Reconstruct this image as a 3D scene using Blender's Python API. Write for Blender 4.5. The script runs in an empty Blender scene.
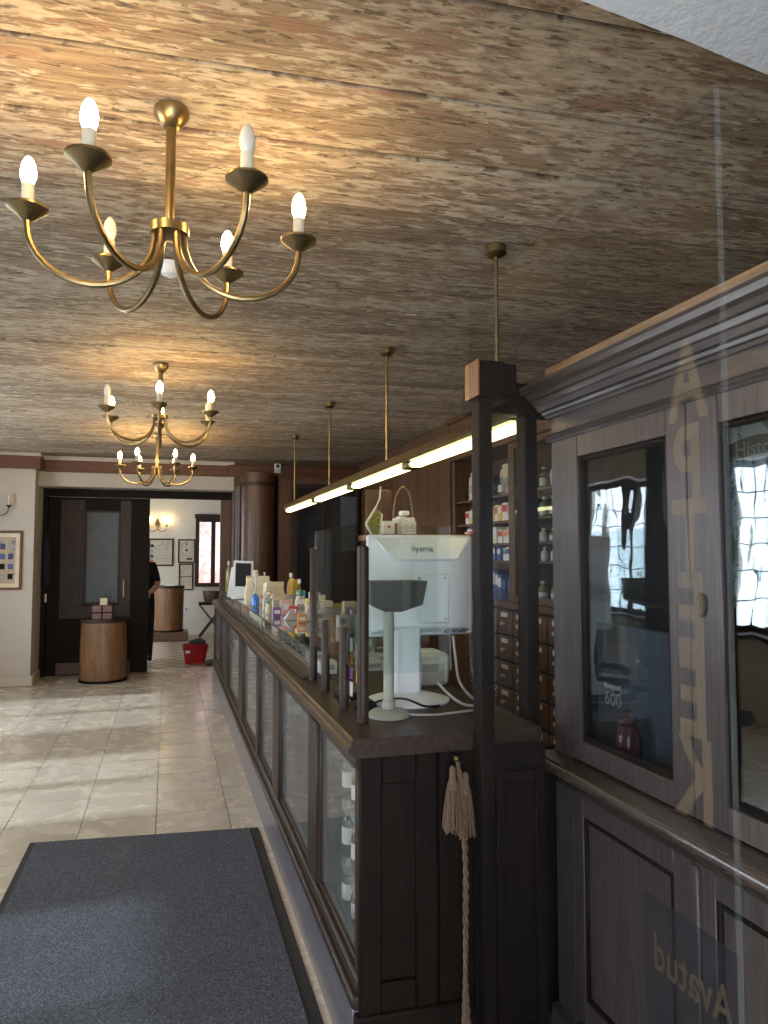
import bpy, bmesh, math, random
from mathutils import Vector, Matrix
R = math.radians
rnd = random.Random(7)
S = bpy.context.scene
COL = S.collection

# ------------------------------------------------------------------ camera
FPX = 740.0
PITCH = math.atan(43 / FPX)
YAW = math.atan(216 * math.cos(PITCH) / FPX)
cam_d = bpy.data.cameras.new('camera')
cam_d.sensor_fit = 'VERTICAL'; cam_d.sensor_height = 36.0
cam_d.lens = 36.0 * FPX / 1024.0
cam_d.clip_start = 0.02
cam = bpy.data.objects.new('camera', cam_d); COL.objects.link(cam)
cam.location = (0, 0, 1.5)
cam.rotation_euler = (math.pi / 2 + PITCH, 0, -YAW)
S.camera = cam

# ------------------------------------------------------------------ view
S.view_settings.view_transform = 'Standard'
S.view_settings.look = 'None'
S.view_settings.gamma = 1.0
S.view_settings.use_curve_mapping = False
S.view_settings.exposure = 0.5
S.cycles.transparent_max_bounces = 24
S.cycles.max_bounces = 10
S.cycles.diffuse_bounces = 5
S.cycles.sample_clamp_indirect = 6.0
S.cycles.caustics_reflective = False
S.cycles.caustics_refractive = False

# ------------------------------------------------------------------ sky
W = bpy.data.worlds.new('world'); S.world = W; W.use_nodes = True
bg = W.node_tree.nodes['Background']
bg.inputs[0].default_value = (0.86, 0.92, 1.0, 1)
bg.inputs[1].default_value = 7.0
W.cycles.sampling_method = 'MANUAL'; W.cycles.sample_map_resolution = 256

sun_d = bpy.data.lights.new('sun', 'SUN'); sun_d.energy = 2.2; sun_d.angle = R(3); sun_d.color = (0.84, 0.91, 1.0)
sun = bpy.data.objects.new('sun', sun_d); COL.objects.link(sun)
sun.rotation_euler = Vector((1.0, 0.05, -0.82)).to_track_quat('-Z', 'Y').to_euler()

def portal(name, loc, aim, w, h):
    d = bpy.data.lights.new(name, 'AREA'); d.shape = 'RECTANGLE'; d.size = w; d.size_y = h
    d.cycles.is_portal = True
    o = bpy.data.objects.new(name, d); COL.objects.link(o); o.location = loc
    o.rotation_euler = Vector(aim).to_track_quat('-Z', 'Z').to_euler()
    return o

# ------------------------------------------------------------------ materials
def new_mat(name):
    m = bpy.data.materials.new(name); m.use_nodes = True
    nt = m.node_tree; nt.nodes.clear()
    out = nt.nodes.new('ShaderNodeOutputMaterial')
    return m, nt, out

def N(nt, typ, **kw):
    n = nt.nodes.new(typ)
    for k, v in kw.items(): setattr(n, k, v)
    return n

def ramp(nt, src, stops):
    r = nt.nodes.new('ShaderNodeValToRGB')
    e = r.color_ramp.elements
    while len(e) < len(stops): e.new(0.5)
    for i, (p, c) in enumerate(stops):
        e[i].position = p
        e[i].color = (c[0], c[1], c[2], 1) if hasattr(c, '__len__') else (c, c, c, 1)
    nt.links.new(src, r.inputs[0]); return r.outputs[0]

def coords(nt, scale=(1, 1, 1), rand=False):
    tc = N(nt, 'ShaderNodeTexCoord'); mp = N(nt, 'ShaderNodeMapping')
    mp.inputs['Scale'].default_value = scale
    nt.links.new(tc.outputs['Object'], mp.inputs[0])
    if rand:
        oi = N(nt, 'ShaderNodeObjectInfo'); mul = N(nt, 'ShaderNodeMath', operation='MULTIPLY')
        mul.inputs[1].default_value = 37.0
        nt.links.new(oi.outputs['Random'], mul.inputs[0])
        nt.links.new(mul.outputs[0], mp.inputs['Location'])
    return mp.outputs[0]

def noise(nt, vec, scale, detail=5, rough=0.6, dist=0.0):
    n = N(nt, 'ShaderNodeTexNoise'); n.inputs['Scale'].default_value = scale
    n.inputs['Detail'].default_value = detail; n.inputs['Roughness'].default_value = rough
    n.inputs['Distortion'].default_value = dist
    nt.links.new(vec, n.inputs['Vector']); return n.outputs[0]

def mixc(nt, fac, a, b, mode='MIX'):
    m = N(nt, 'ShaderNodeMix', data_type='RGBA', blend_type=mode)
    for sock, v in ((m.inputs[0], fac), (m.inputs[6], a), (m.inputs[7], b)):
        if hasattr(v, 'is_linked') or hasattr(v, 'links'): nt.links.new(v, sock)
        elif isinstance(v, (int, float)): sock.default_value = v
        else: sock.default_value = (v[0], v[1], v[2], 1)
    return m.outputs[2]

def principled(nt, out, color, rough=0.5, metal=0.0, coat=0.0, bump=None, bstr=0.2, bdist=0.01, emis=None, estr=0.0):
    p = N(nt, 'ShaderNodeBsdfPrincipled')
    if hasattr(color, 'links'): nt.links.new(color, p.inputs['Base Color'])
    else: p.inputs['Base Color'].default_value = (*color, 1)
    if hasattr(rough, 'links'): nt.links.new(rough, p.inputs['Roughness'])
    else: p.inputs['Roughness'].default_value = rough
    p.inputs['Metallic'].default_value = metal
    p.inputs['Coat Weight'].default_value = coat
    p.inputs['Coat Roughness'].default_value = 0.2
    if bump is not None:
        b = N(nt, 'ShaderNodeBump'); b.inputs['Strength'].default_value = bstr; b.inputs['Distance'].default_value = bdist
        nt.links.new(bump, b.inputs['Height']); nt.links.new(b.outputs[0], p.inputs['Normal'])
    if emis is not None:
        p.inputs['Emission Color'].default_value = (*emis, 1); p.inputs['Emission Strength'].default_value = estr
    nt.links.new(p.outputs[0], out.inputs[0]); return p

def plain(name, c, rough=0.5, metal=0.0, var=0.12, scale=9.0, coat=0.0, bstr=0.05):
    m, nt, out = new_mat(name)
    v = coords(nt); n = noise(nt, v, scale, 4)
    lo = tuple(x * (1 - var) for x in c); hi = tuple(min(1, x * (1 + var)) for x in c)
    col = ramp(nt, n, [(0.3, lo), (0.7, hi)])
    principled(nt, out, col, rough, metal, coat, n, bstr, 0.003); return m

def wood(name, dark, light, axis=2, rough=0.4, coat=0.15, stretch=14.0, scale=3.0, bstr=0.15, spec=0.5):
    m, nt, out = new_mat(name)
    sc = [stretch] * 3; sc[axis] = 1.0
    v = coords(nt, tuple(sc), rand=True)
    n1 = noise(nt, v, scale, 8, 0.65, 0.6); n2 = noise(nt, v, scale * 3.7, 4, 0.6)
    c1 = ramp(nt, n1, [(0.28, dark), (0.72, light)])
    c2 = ramp(nt, n2, [(0.3, 0.62), (0.7, 1.0)])
    col = mixc(nt, 0.8, c1, c2, 'MULTIPLY')
    rr = ramp(nt, n2, [(0.3, min(1, rough + 0.12)), (0.7, rough)])
    principled(nt, out, col, rr, 0, coat, n2, bstr, 0.002).inputs['Specular IOR Level'].default_value = spec; return m

def glass_mat(name, tint=(0.93, 0.96, 0.95), f0=0.04, rough=0.0, wav=0.0, wscale=6.0, gloss=(1, 1, 1), power=5.0, gain=0.96, haze=0.0):
    m, nt, out = new_mat(name)
    tr = N(nt, 'ShaderNodeBsdfTransparent'); tr.inputs[0].default_value = (*tint, 1)
    gl = N(nt, 'ShaderNodeBsdfGlossy'); gl.inputs[0].default_value = (*gloss, 1); gl.inputs['Roughness'].default_value = rough
    lw = N(nt, 'ShaderNodeLayerWeight'); lw.inputs[0].default_value = 0.5
    pw = N(nt, 'ShaderNodeMath', operation='POWER'); pw.inputs[1].default_value = power
    ma = N(nt, 'ShaderNodeMath', operation='MULTIPLY_ADD'); ma.inputs[1].default_value = gain; ma.inputs[2].default_value = f0
    mx = N(nt, 'ShaderNodeMixShader')
    nt.links.new(lw.outputs['Facing'], pw.inputs[0]); nt.links.new(pw.outputs[0], ma.inputs[0])
    nt.links.new(ma.outputs[0], mx.inputs[0]); nt.links.new(tr.outputs[0], mx.inputs[1]); nt.links.new(gl.outputs[0], mx.inputs[2])
    if wav:
        v = coords(nt, (1, 1, 0.55)); n = noise(nt, v, wscale, 1.5, 0.5, 0.3)
        b = N(nt, 'ShaderNodeBump'); b.inputs['Strength'].default_value = 1.0; b.inputs['Distance'].default_value = wav
        nt.links.new(n, b.inputs['Height']); nt.links.new(b.outputs[0], gl.inputs['Normal'])
    if haze:  # diffuse veil paints reflected haze into the glass
        df = N(nt, 'ShaderNodeBsdfDiffuse'); df.inputs[0].default_value = (0.75, 0.76, 0.74, 1)
        v2 = coords(nt); f = ramp(nt, noise(nt, v2, 5, 6, 0.7), [(0.3, haze * 0.5), (0.7, haze * 1.4)])
        m2 = N(nt, 'ShaderNodeMixShader'); nt.links.new(f, m2.inputs[0]); nt.links.new(mx.outputs[0], m2.inputs[1]); nt.links.new(df.outputs[0], m2.inputs[2]); mx = m2
    nt.links.new(mx.outputs[0], out.inputs[0]); return m

def film(name, c, alpha):
    m, nt, out = new_mat(name)
    tr = N(nt, 'ShaderNodeBsdfTransparent'); p = N(nt, 'ShaderNodeBsdfPrincipled')
    p.inputs['Base Color'].default_value = (*c, 1); p.inputs['Roughness'].default_value = 0.6
    v = coords(nt); f = ramp(nt, noise(nt, v, 30, 3), [(0.3, alpha * 0.85), (0.7, alpha)])
    mx = N(nt, 'ShaderNodeMixShader'); nt.links.new(f, mx.inputs[0])
    nt.links.new(tr.outputs[0], mx.inputs[1]); nt.links.new(p.outputs[0], mx.inputs[2])
    nt.links.new(mx.outputs[0], out.inputs[0]); return m

def emit(name, c, strength):
    m, nt, out = new_mat(name)
    e = N(nt, 'ShaderNodeEmission'); e.inputs[0].default_value = (*c, 1); e.inputs[1].default_value = strength
    nt.links.new(e.outputs[0], out.inputs[0]); return m

M = {}
M['wood_v'] = wood('dark_wood_vertical', (0.018, 0.010, 0.007), (0.065, 0.038, 0.026), 2, 0.45, 0.05, spec=0.35)
M['wood_y'] = wood('dark_wood_along', (0.018, 0.010, 0.007), (0.070, 0.041, 0.028), 1, 0.42, 0.08, spec=0.35)
M['wood_x'] = wood('dark_wood_across', (0.018, 0.010, 0.007), (0.065, 0.038, 0.026), 0, 0.45, 0.05, spec=0.35)
M['black_v'] = wood('black_stained_wood_vertical', (0.005, 0.003, 0.002), (0.017, 0.010, 0.0065), 2, 0.55, 0.0, spec=0.18)
M['cab_v'] = wood('cabinet_wood_vertical', (0.045, 0.036, 0.032), (0.125, 0.102, 0.092), 2, 0.40, 0.5, 22, 4)
M['cab_y'] = wood('cabinet_wood_along', (0.045, 0.036, 0.032), (0.125, 0.102, 0.092), 1, 0.40, 0.5, 22, 4)
M['polish_y'] = wood('polished_moulding_wood', (0.045, 0.034, 0.026), (0.13, 0.10, 0.08), 1, 0.16, 1.0, 22, 4)
M['brown_v'] = wood('brown_wood_vertical', (0.065, 0.031, 0.015), (0.18, 0.092, 0.046), 2, 0.42)
M['brown_y'] = wood('brown_wood_along', (0.065, 0.031, 0.015), (0.18, 0.092, 0.046), 1, 0.42)
M['brown_x'] = wood('brown_wood_across', (0.065, 0.031, 0.015), (0.18, 0.092, 0.046), 0, 0.42)
M['redwood_x'] = wood('red_brown_trim_wood', (0.11, 0.042, 0.022), (0.24, 0.10, 0.05), 0, 0.45)
M['oak_v'] = wood('golden_oak', (0.16, 0.075, 0.030), (0.33, 0.17, 0.075), 2, 0.42, 0.2, 10, 2)
M['oak_y'] = wood('pale_raw_strip', (0.20, 0.13, 0.07), (0.42, 0.29, 0.17), 1, 0.6, 0.0)
M['greysheen'] = wood('grey_sheen_wood', (0.13, 0.125, 0.15), (0.24, 0.235, 0.27), 1, 0.3, 0.4, 20, 3)  # bluish daylight sheen put into the wood colour
M['brass'] = plain('aged_brass', (0.30, 0.225, 0.115), 0.36, 1.0, 0.25, 14)
M['iron'] = plain('dark_iron', (0.09, 0.075, 0.055), 0.42, 0.9)
M['candle'] = plain('ivory_candle_sleeve', (0.72, 0.66, 0.52), 0.55)
M['bulb_off'] = plain('frosted_bulb_off', (0.80, 0.78, 0.70), 0.25)
M['bulb_on'] = emit('glowing_bulb', (1.0, 0.64, 0.25), 110.0)
M['tube'] = emit('fluorescent_diffuser', (1.0, 0.92, 0.42), 4.0)
M['white_plastic'] = plain('white_plastic', (0.82, 0.86, 0.90), 0.42, var=0.03)
M['grey_plastic'] = plain('grey_green_plastic', (0.34, 0.34, 0.28), 0.5, var=0.05)
M['darkgrey_plastic'] = plain('dark_olive_grey_plastic', (0.085, 0.082, 0.068), 0.5, var=0.06)
M['black_plastic'] = plain('black_plastic', (0.012, 0.012, 0.014), 0.4)
M['cable_grey'] = plain('grey_cable', (0.42, 0.42, 0.40), 0.5)
M['letter_grey'] = plain('grey_lettering', (0.14, 0.15, 0.17), 0.6)
M['label_white'] = plain('paper_label', (0.78, 0.74, 0.66), 0.7)
M['knob'] = plain('bone_knob', (0.70, 0.58, 0.42), 0.35)
M['rope'] = plain('jute_rope', (0.15, 0.095, 0.058), 0.9, var=0.35, scale=120)
M['cloth_black'] = plain('black_cloth', (0.010, 0.011, 0.015), 0.9, var=0.3, scale=20)
M['skin'] = plain('skin', (0.55, 0.30, 0.20), 0.5, var=0.05)
M['hair'] = plain('dark_hair', (0.03, 0.018, 0.012), 0.6)
M['bucket_red'] = plain('red_plastic', (0.42, 0.012, 0.02), 0.35)
M['cloth_grey'] = plain('dark_mop_cloth', (0.05, 0.055, 0.05), 0.95, var=0.4, scale=30)
M['green_cloth'] = plain('green_cloth', (0.04, 0.09, 0.05), 0.95, var=0.4, scale=30)
M['amber'] = plain('amber_bottle_glass', (0.10, 0.035, 0.010), 0.12, coat=0.5)
M['label_print'] = plain('white_print_label', (0.80, 0.80, 0.78), 0.6)
M['clear'] = glass_mat('clear_bottle_glass', (0.80, 0.86, 0.84), 0.07)
M['blue_liquid'] = plain('blue_liquid', (0.03, 0.20, 0.75), 0.15, coat=0.6)
M['olive_glass'] = plain('olive_bottle_glass', (0.30, 0.28, 0.13), 0.15, coat=0.5)
M['cream_paper'] = plain('cream_paper', (0.80, 0.72, 0.52), 0.8)
M['mustard'] = plain('mustard_kraft_paper', (0.52, 0.33, 0.06), 0.8)
M['pink'] = plain('pink_paper', (0.70, 0.30, 0.30), 0.7)
M['glass'] = glass_mat('display_glass', (0.90, 0.94, 0.93), 0.05)
M['glass_front'] = glass_mat('counter_front_glass', (0.96, 0.98, 0.97), 0.03, gain=0.42, haze=0.07)  # veil stands in for pale reflections in the panes
M['glass_case'] = glass_mat('display_case_front_glass', (0.88, 0.93, 0.93), 0.08, haze=0.05)
M['glass_screen'] = glass_mat('screen_glass', (0.97, 0.98, 0.97), 0.008, gain=0.3)
M['glass_top'] = glass_mat('display_case_top_glass', (0.82, 0.88, 0.86), 0.09)
M['glass_old'] = glass_mat('old_wavy_cabinet_glass', (0.86, 0.90, 0.92), 0.10, 0.0, 0.0020, 6.0, (0.92, 0.97, 1.0))
M['glass_leaf'] = glass_mat('door_leaf_glass', (0.905, 0.905, 0.925), 0.003, 0.30, gain=0.04)
M['glass_edge'] = plain('polished_glass_edge', (0.50, 0.58, 0.56), 0.15)
M['glass_window'] = glass_mat('window_glass', (0.95, 0.97, 0.98), 0.04)
M['dark_glass'] = plain('dark_cupboard_glass', (0.012, 0.014, 0.017), 0.08, var=0.2, coat=0.5)
M['frosted'] = plain('frosted_door_glass', (0.055, 0.062, 0.070), 0.35)
M['lead'] = plain('lead_came', (0.05, 0.05, 0.05), 0.5, 0.6)
M['gold_film'] = film('translucent_gold_lettering', (0.50, 0.36, 0.15), 0.22)
M['dark_film'] = film('translucent_dark_film', (0.015, 0.015, 0.022), 0.40)
M['blue_panel'] = plain('blue_grey_panel', (0.10, 0.125, 0.15), 0.5)
M['navy'] = plain('navy_cloth', (0.012, 0.016, 0.035), 0.9)

def plaster(name, c, bstr=0.35):
    m, nt, out = new_mat(name)
    v = coords(nt); n1 = noise(nt, v, 1.6, 6); n2 = noise(nt, v, 22, 4)
    col = ramp(nt, n1, [(0.3, tuple(x * 0.88 for x in c)), (0.7, c)])
    principled(nt, out, col, 0.85, 0, 0, n2, bstr, 0.01); return m
M['plaster'] = plaster('cream_plaster', (0.62, 0.575, 0.50))
M['plaster_white'] = plaster('white_plaster', (0.88, 0.90, 0.91), 0.6)
M['plaster_far'] = plaster('far_room_plaster', (0.78, 0.74, 0.64))

def ceiling_mat():
    m, nt, out = new_mat('worn_painted_ceiling_plank')
    v = coords(nt, (1, 1, 1), rand=True)
    def st(sx, sy):
        mp = N(nt, 'ShaderNodeMapping'); mp.inputs['Scale'].default_value = (sx, sy, 1); nt.links.new(v, mp.inputs[0]); return mp.outputs[0]
    grain = noise(nt, st(1.3, 30), 3.0, 8, 0.7, 0.3)
    base = ramp(nt, grain, [(0.30, (0.085, 0.052, 0.033)), (0.50, (0.235, 0.155, 0.097)), (0.70, (0.36, 0.265, 0.175))])
    cell = noise(nt, st(11, 44), 1.0, 5, 0.66, 0.4)
    cover = noise(nt, st(0.9, 3.6), 1.7, 4, 0.6)
    s = N(nt, 'ShaderNodeMath', operation='MULTIPLY_ADD'); s.inputs[1].default_value = 0.95
    nt.links.new(cover, s.inputs[0]); nt.links.new(cell, s.inputs[2])
    flake = ramp(nt, s.outputs[0], [(0.94, 0.0), (1.01, 0.9)])
    paint = ramp(nt, cell, [(0.4, (0.29, 0.22, 0.15)), (0.7, (0.53, 0.44, 0.33))])
    c = mixc(nt, flake, base, paint)
    dk = noise(nt, st(15, 60), 1.0, 3, 0.6, 0.4)
    c = mixc(nt, ramp(nt, dk, [(0.35, 0.8), (0.43, 0.0)]), c, (0.055, 0.035, 0.022))
    rd = noise(nt, st(1.5, 6), 2.6, 6, 0.7)
    rf = ramp(nt, rd, [(0.55, 0.0), (0.63, 0.55)])
    c = mixc(nt, rf, c, (0.25, 0.10, 0.06))
    gr = noise(nt, st(2.2, 9), 3.1, 6, 0.7)
    gf = ramp(nt, gr, [(0.60, 0.0), (0.66, 0.6)])
    c = mixc(nt, gf, c, (0.085, 0.076, 0.060))
    hs = N(nt, 'ShaderNodeHueSaturation'); oi = N(nt, 'ShaderNodeObjectInfo')
    mr = N(nt, 'ShaderNodeMapRange'); mr.inputs[3].default_value = 1.05; mr.inputs[4].default_value = 1.7
    nt.links.new(oi.outputs['Random'], mr.inputs[0]); nt.links.new(mr.outputs[0], hs.inputs['Value']); nt.links.new(c, hs.inputs['Color']); hs.inputs['Saturation'].default_value = 0.86; hs.inputs['Hue'].default_value = 0.511
    principled(nt, out, hs.outputs[0], 0.75, 0, 0, s.outputs[0], 0.6, 0.006); return m
M['ceil'] = ceiling_mat()

def tile_mat():
    m, nt, out = new_mat('polished_beige_floor_tile')
    v = coords(nt, (1, 1, 1), rand=True); n1 = noise(nt, v, 3.5, 7, 0.6, 1.2); n2 = noise(nt, v, 9, 3)
    c = ramp(nt, n1, [(0.3, (0.56, 0.49, 0.39)), (0.55, (0.63, 0.56, 0.455)), (0.75, (0.68, 0.615, 0.51))])
    r = ramp(nt, n1, [(0.35, 0.16), (0.65, 0.34)])
    principled(nt, out, c, r, 0, 0.0, n2, 0.05, 0.004); return m
M['tile'] = tile_mat()
M['grout'] = plain('dark_grout', (0.17, 0.15, 0.13), 0.9)
def checker_mat():
    m, nt, out = new_mat('far_room_small_tiles')
    v = coords(nt, (1, 1, 1)); ck = N(nt, 'ShaderNodeTexChecker'); ck.inputs['Scale'].default_value = 6.5
    ck.inputs[1].default_value = (0.46, 0.39, 0.31, 1); ck.inputs[2].default_value = (0.16, 0.12, 0.09, 1)
    nt.links.new(v, ck.inputs[0]); n = noise(nt, v, 12, 3)
    principled(nt, out, ck.outputs[0], 0.3, 0, 0, n, 0.05, 0.003); return m
M['checker'] = checker_mat()
def mat_carpet():
    m, nt, out = new_mat('charcoal_mat_pile')
    v = coords(nt); n = noise(nt, v, 190, 4, 0.8); n2 = noise(nt, v, 5, 4)
    c = ramp(nt, n, [(0.36, (0.026, 0.029, 0.037)), (0.52, (0.095, 0.104, 0.128)), (0.64, (0.27, 0.29, 0.33))])
    c = mixc(nt, 0.5, c, ramp(nt, n2, [(0.3, 0.75), (0.7, 1.0)]), 'MULTIPLY')
    principled(nt, out, c, 0.95, 0, 0, n, 0.9, 0.006); return m
M['carpet'] = mat_carpet()
M['rubber'] = plain('black_rubber_edge', (0.018, 0.019, 0.022), 0.6)
def print_mat(name, paper, ink, scale, thr):
    m, nt, out = new_mat(name)
    v = coords(nt); n = noise(nt, v, scale, 6, 0.7); n2 = noise(nt, v, scale * 0.3, 2)
    s = N(nt, 'ShaderNodeMath', operation='MULTIPLY_ADD'); s.inputs[1].default_value = 0.5
    nt.links.new(n2, s.inputs[0]); nt.links.new(n, s.inputs[2])
    c = ramp(nt, s.outputs[0], [(thr, paper), (thr + 0.06, ink)])
    principled(nt, out, c, 0.7); return m
M['engraving'] = print_mat('faded_engraving_print', (0.66, 0.72, 0.70), (0.20, 0.25, 0.23), 38, 0.75)
M['oldprint'] = print_mat('old_coloured_print', (0.52, 0.42, 0.30), (0.22, 0.24, 0.27), 16, 0.82)
M['document'] = print_mat('faded_document', (0.60, 0.54, 0.42), (0.45, 0.40, 0.30), 20, 0.78)
M['brick'] = print_mat('sunlit_brick', (0.20, 0.095, 0.075), (0.24, 0.16, 0.14), 6, 0.70)
COLORS = dict(white=(0.78, 0.78, 0.76), orange=(0.80, 0.30, 0.06), red=(0.60, 0.04, 0.05), blue=(0.06, 0.12, 0.34), navy=(0.03, 0.05, 0.14),
              yellow=(0.74, 0.58, 0.14), green=(0.12, 0.36, 0.18), teal=(0.10, 0.38, 0.40), cream=(0.74, 0.66, 0.48), grey=(0.38, 0.39, 0.40), pink=(0.72, 0.40, 0.42), purple=(0.22, 0.10, 0.30))
for k, c in COLORS.items(): M['c_' + k] = plain(k + '_carton', c, 0.5, var=0.08, scale=25)

# ------------------------------------------------------------------ mesh helpers
class MB:
    def __init__(s): s.v = []; s.f = []
    def add(s, vs, fs):
        b = len(s.v); s.v += [tuple(p) for p in vs]; s.f += [tuple(b + i for i in f) for f in fs]; return s
    def box(s, x0, x1, y0, y1, z0, z1):
        return s.add([(x0, y0, z0), (x1, y0, z0), (x1, y1, z0), (x0, y1, z0), (x0, y0, z1), (x1, y0, z1), (x1, y1, z1), (x0, y1, z1)],
                     [(0, 3, 2, 1), (4, 5, 6, 7), (0, 1, 5, 4), (1, 2, 6, 5), (2, 3, 7, 6), (3, 0, 4, 7)])
    def tube(s, pts, r, n=8, cap=True):
        pts = [Vector(p) for p in pts]; rs = r if hasattr(r, '__len__') else [r] * len(pts)
        vs = []; ref = None
        for i, p in enumerate(pts):
            t = (pts[min(i + 1, len(pts) - 1)] - pts[max(i - 1, 0)]).normalized()
            if ref is None: ref = Vector((1, 0, 0)) if abs(t.x) < 0.8 else Vector((0, 1, 0))
            a = (ref - t * ref.dot(t)).normalized(); b = t.cross(a); ref = a
            for k in range(n):
                q = 2 * math.pi * k / n; vs.append(p + (a * math.cos(q) + b * math.sin(q)) * rs[i])
        fs = []
        for i in range(len(pts) - 1):
            for k in range(n):
                k2 = (k + 1) % n; fs.append((i * n + k, i * n + k2, (i + 1) * n + k2, (i + 1) * n + k))
        if cap: fs.append(tuple(range(n - 1, -1, -1))); e = (len(pts) - 1) * n; fs.append(tuple(range(e, e + n)))
        return s.add(vs, fs)
    def lathe(s, prof, n=16, c=(0, 0, 0)):
        vs = []
        for r, z in prof:
            for k in range(n):
                q = 2 * math.pi * k / n; vs.append((c[0] + max(r, 1e-4) * math.cos(q), c[1] + max(r, 1e-4) * math.sin(q), c[2] + z))
        fs = []
        for i in range(len(prof) - 1):
            for k in range(n):
                k2 = (k + 1) % n; fs.append((i * n + k, i * n + k2, (i + 1) * n + k2, (i + 1) * n + k))
        fs.append(tuple(range(n - 1, -1, -1))); e = (len(prof) - 1) * n; fs.append(tuple(range(e, e + n)))
        return s.add(vs, fs)
    def sweep(s, prof, path, closed_prof=True):
        """prof: list of (out, z); path: list of ((x, y), (ox, oy)) points with their outward direction."""
        n = len(prof); vs = []
        for (x, y), (ox, oy) in path:
            for o, z in prof: vs.append((x + ox * o, y + oy * o, z))
        fs = []
        for i in range(len(path) - 1):
            for k in range(n):
                k2 = (k + 1) % n; fs.append((i * n + k, (i + 1) * n + k, (i + 1) * n + k2, i * n + k2))
        fs.append(tuple(range(n))); e = (len(path) - 1) * n; fs.append(tuple(range(e + n - 1, e - 1, -1)))
        return s.add(vs, fs)
    def prism(s, poly, z0, z1):
        n = len(poly)
        vs = [(x, y, z0) for x, y in poly] + [(x, y, z1) for x, y in poly]
        fs = [tuple(range(n - 1, -1, -1)), tuple(range(n, 2 * n))] + [(i, (i + 1) % n, n + (i + 1) % n, n + i) for i in range(n)]
        return s.add(vs, fs)
    def frame_x(s, x0, x1, y0, y1, z0, z1, t):      # rectangular frame lying in a plane of constant X
        return s.box(x0, x1, y0, y0 + t, z0, z1).box(x0, x1, y1 - t, y1, z0, z1).box(x0, x1, y0 + t, y1 - t, z0, z0 + t).box(x0, x1, y0 + t, y1 - t, z1 - t, z1)
    def frame_y(s, x0, x1, y0, y1, z0, z1, t):      # rectangular frame lying in a plane of constant Y
        return s.box(x0, x0 + t, y0, y1, z0, z1).box(x1 - t, x1, y0, y1, z0, z1).box(x0 + t, x1 - t, y0, y1, z0, z0 + t).box(x0 + t, x1 - t, y0, y1, z1 - t, z1)
    def xf(s, mat):
        s.v = [tuple(mat @ Vector(p)) for p in s.v]; return s

ORG = {}
def origin(o): return ORG.get(o.name, Vector((0, 0, 0)))

def link(name, me, mat, parent=None):
    o = bpy.data.objects.new(name, me); COL.objects.link(o)
    if mat: me.materials.clear(); me.materials.append(M[mat] if isinstance(mat, str) else mat)
    if parent: o.parent = parent
    return o

def build(mb, name, mat, parent=None, base=None, bevel=0.0, sharp=40):
    """World-space verts; the origin goes to the parent's root or, for a top-level mesh, to base."""
    off = origin(parent) if parent else Vector(base or (0, 0, 0))
    me = bpy.data.meshes.new(name)
    me.from_pydata([tuple(Vector(p) - off) for p in mb.v], [], mb.f); me.update()
    bm = bmesh.new(); bm.from_mesh(me); bmesh.ops.recalc_face_normals(bm, faces=bm.faces); bm.to_mesh(me); bm.free()
    me.shade_smooth(); me.set_sharp_from_angle(angle=R(sharp))
    o = link(name, me, mat, parent)
    if not parent: o.location = off
    ORG[o.name] = off
    if bevel:
        b = o.modifiers.new('bevel', 'BEVEL'); b.width = bevel; b.segments = 1; b.limit_method = 'ANGLE'; b.angle_limit = R(50)
    return o

def tag(o, label, cat, group=None):
    o['label'] = label; o['category'] = cat
    if group: o['group'] = group
    return o

def thing(name, label, cat, loc=(0, 0, 0), group=None):
    o = bpy.data.objects.new(name, None); COL.objects.link(o); o.location = loc; o.empty_display_size = 0.05
    ORG[o.name] = Vector(loc); return tag(o, label, cat, group)

def struct(mb, name, mat, base=None, bevel=0.0):
    o = build(mb, name, mat, None, base, bevel); o['kind'] = 'structure'; return o

def dup(root, loc, rotz=0.0, label=None, group=None):
    def cp(o, par):
        c = o.copy(); COL.objects.link(c); c.parent = par; ORG[c.name] = Vector(loc)
        for ch in list(o.children): cp(ch, c)
        return c
    r = cp(root, None); r.location = loc; r.rotation_euler = (0, 0, rotz)
    if label: r['label'] = label
    if group: r['group'] = group
    return r

def text_mb(body, size, depth=0.0, align='CENTER', bold=0.0):
    cu = bpy.data.curves.new('lettering', 'FONT'); cu.body = body; cu.size = size; cu.extrude = depth
    cu.align_x = align; cu.align_y = 'CENTER'; cu.resolution_u = 3; cu.offset = bold
    o = bpy.data.objects.new('lettering', cu); COL.objects.link(o)
    bpy.context.view_layer.update()
    me = bpy.data.meshes.new_from_object(o.evaluated_get(bpy.context.evaluated_depsgraph_get()))
    mb = MB(); mb.add([v.co[:] for v in me.vertices], [tuple(p.vertices) for p in me.polygons])
    bpy.data.objects.remove(o); bpy.data.curves.remove(cu); bpy.data.meshes.remove(me)
    return mb

# ================================================================== SETTING
HC = 2.70            # ceiling height
XL, XR, YF, YB, YN = -2.6, 2.75, -0.6, 10.3, 14.6
TRIM_L = 9.4

floor = struct(MB().box(XL - 0.2, XR + 0.1, YF - 1.0, YB, -0.12, -0.006), 'floor', 'grout')
tile_mesh = None
tx = [-0.04 + 0.4 * k for k in range(-7, 2)]
k = 0
for ix, x0 in enumerate(tx):
    for iy in range(23):
        y0 = 0.87 + 0.41 * iy
        if tile_mesh is None:
            b = MB().box(0.002, 0.398, 0.002, 0.408, -0.008, 0.0)
            t = build(b, 'tile', 'tile', floor); t.location = (x0, y0, 0); tile_mesh = t.data
        else:
            t = link('tile', tile_mesh, None, floor); t.location = (x0, y0, 0)
floor_b = struct(MB().box(0.76, XR, YF, YB, -0.006, -0.001), 'floor_behind_counter', 'grout')
floor_far = struct(MB().box(XL - 0.2, XR + 0.1, YB, YN, -0.12, 0.0), 'floor_far_room', 'checker')

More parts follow.
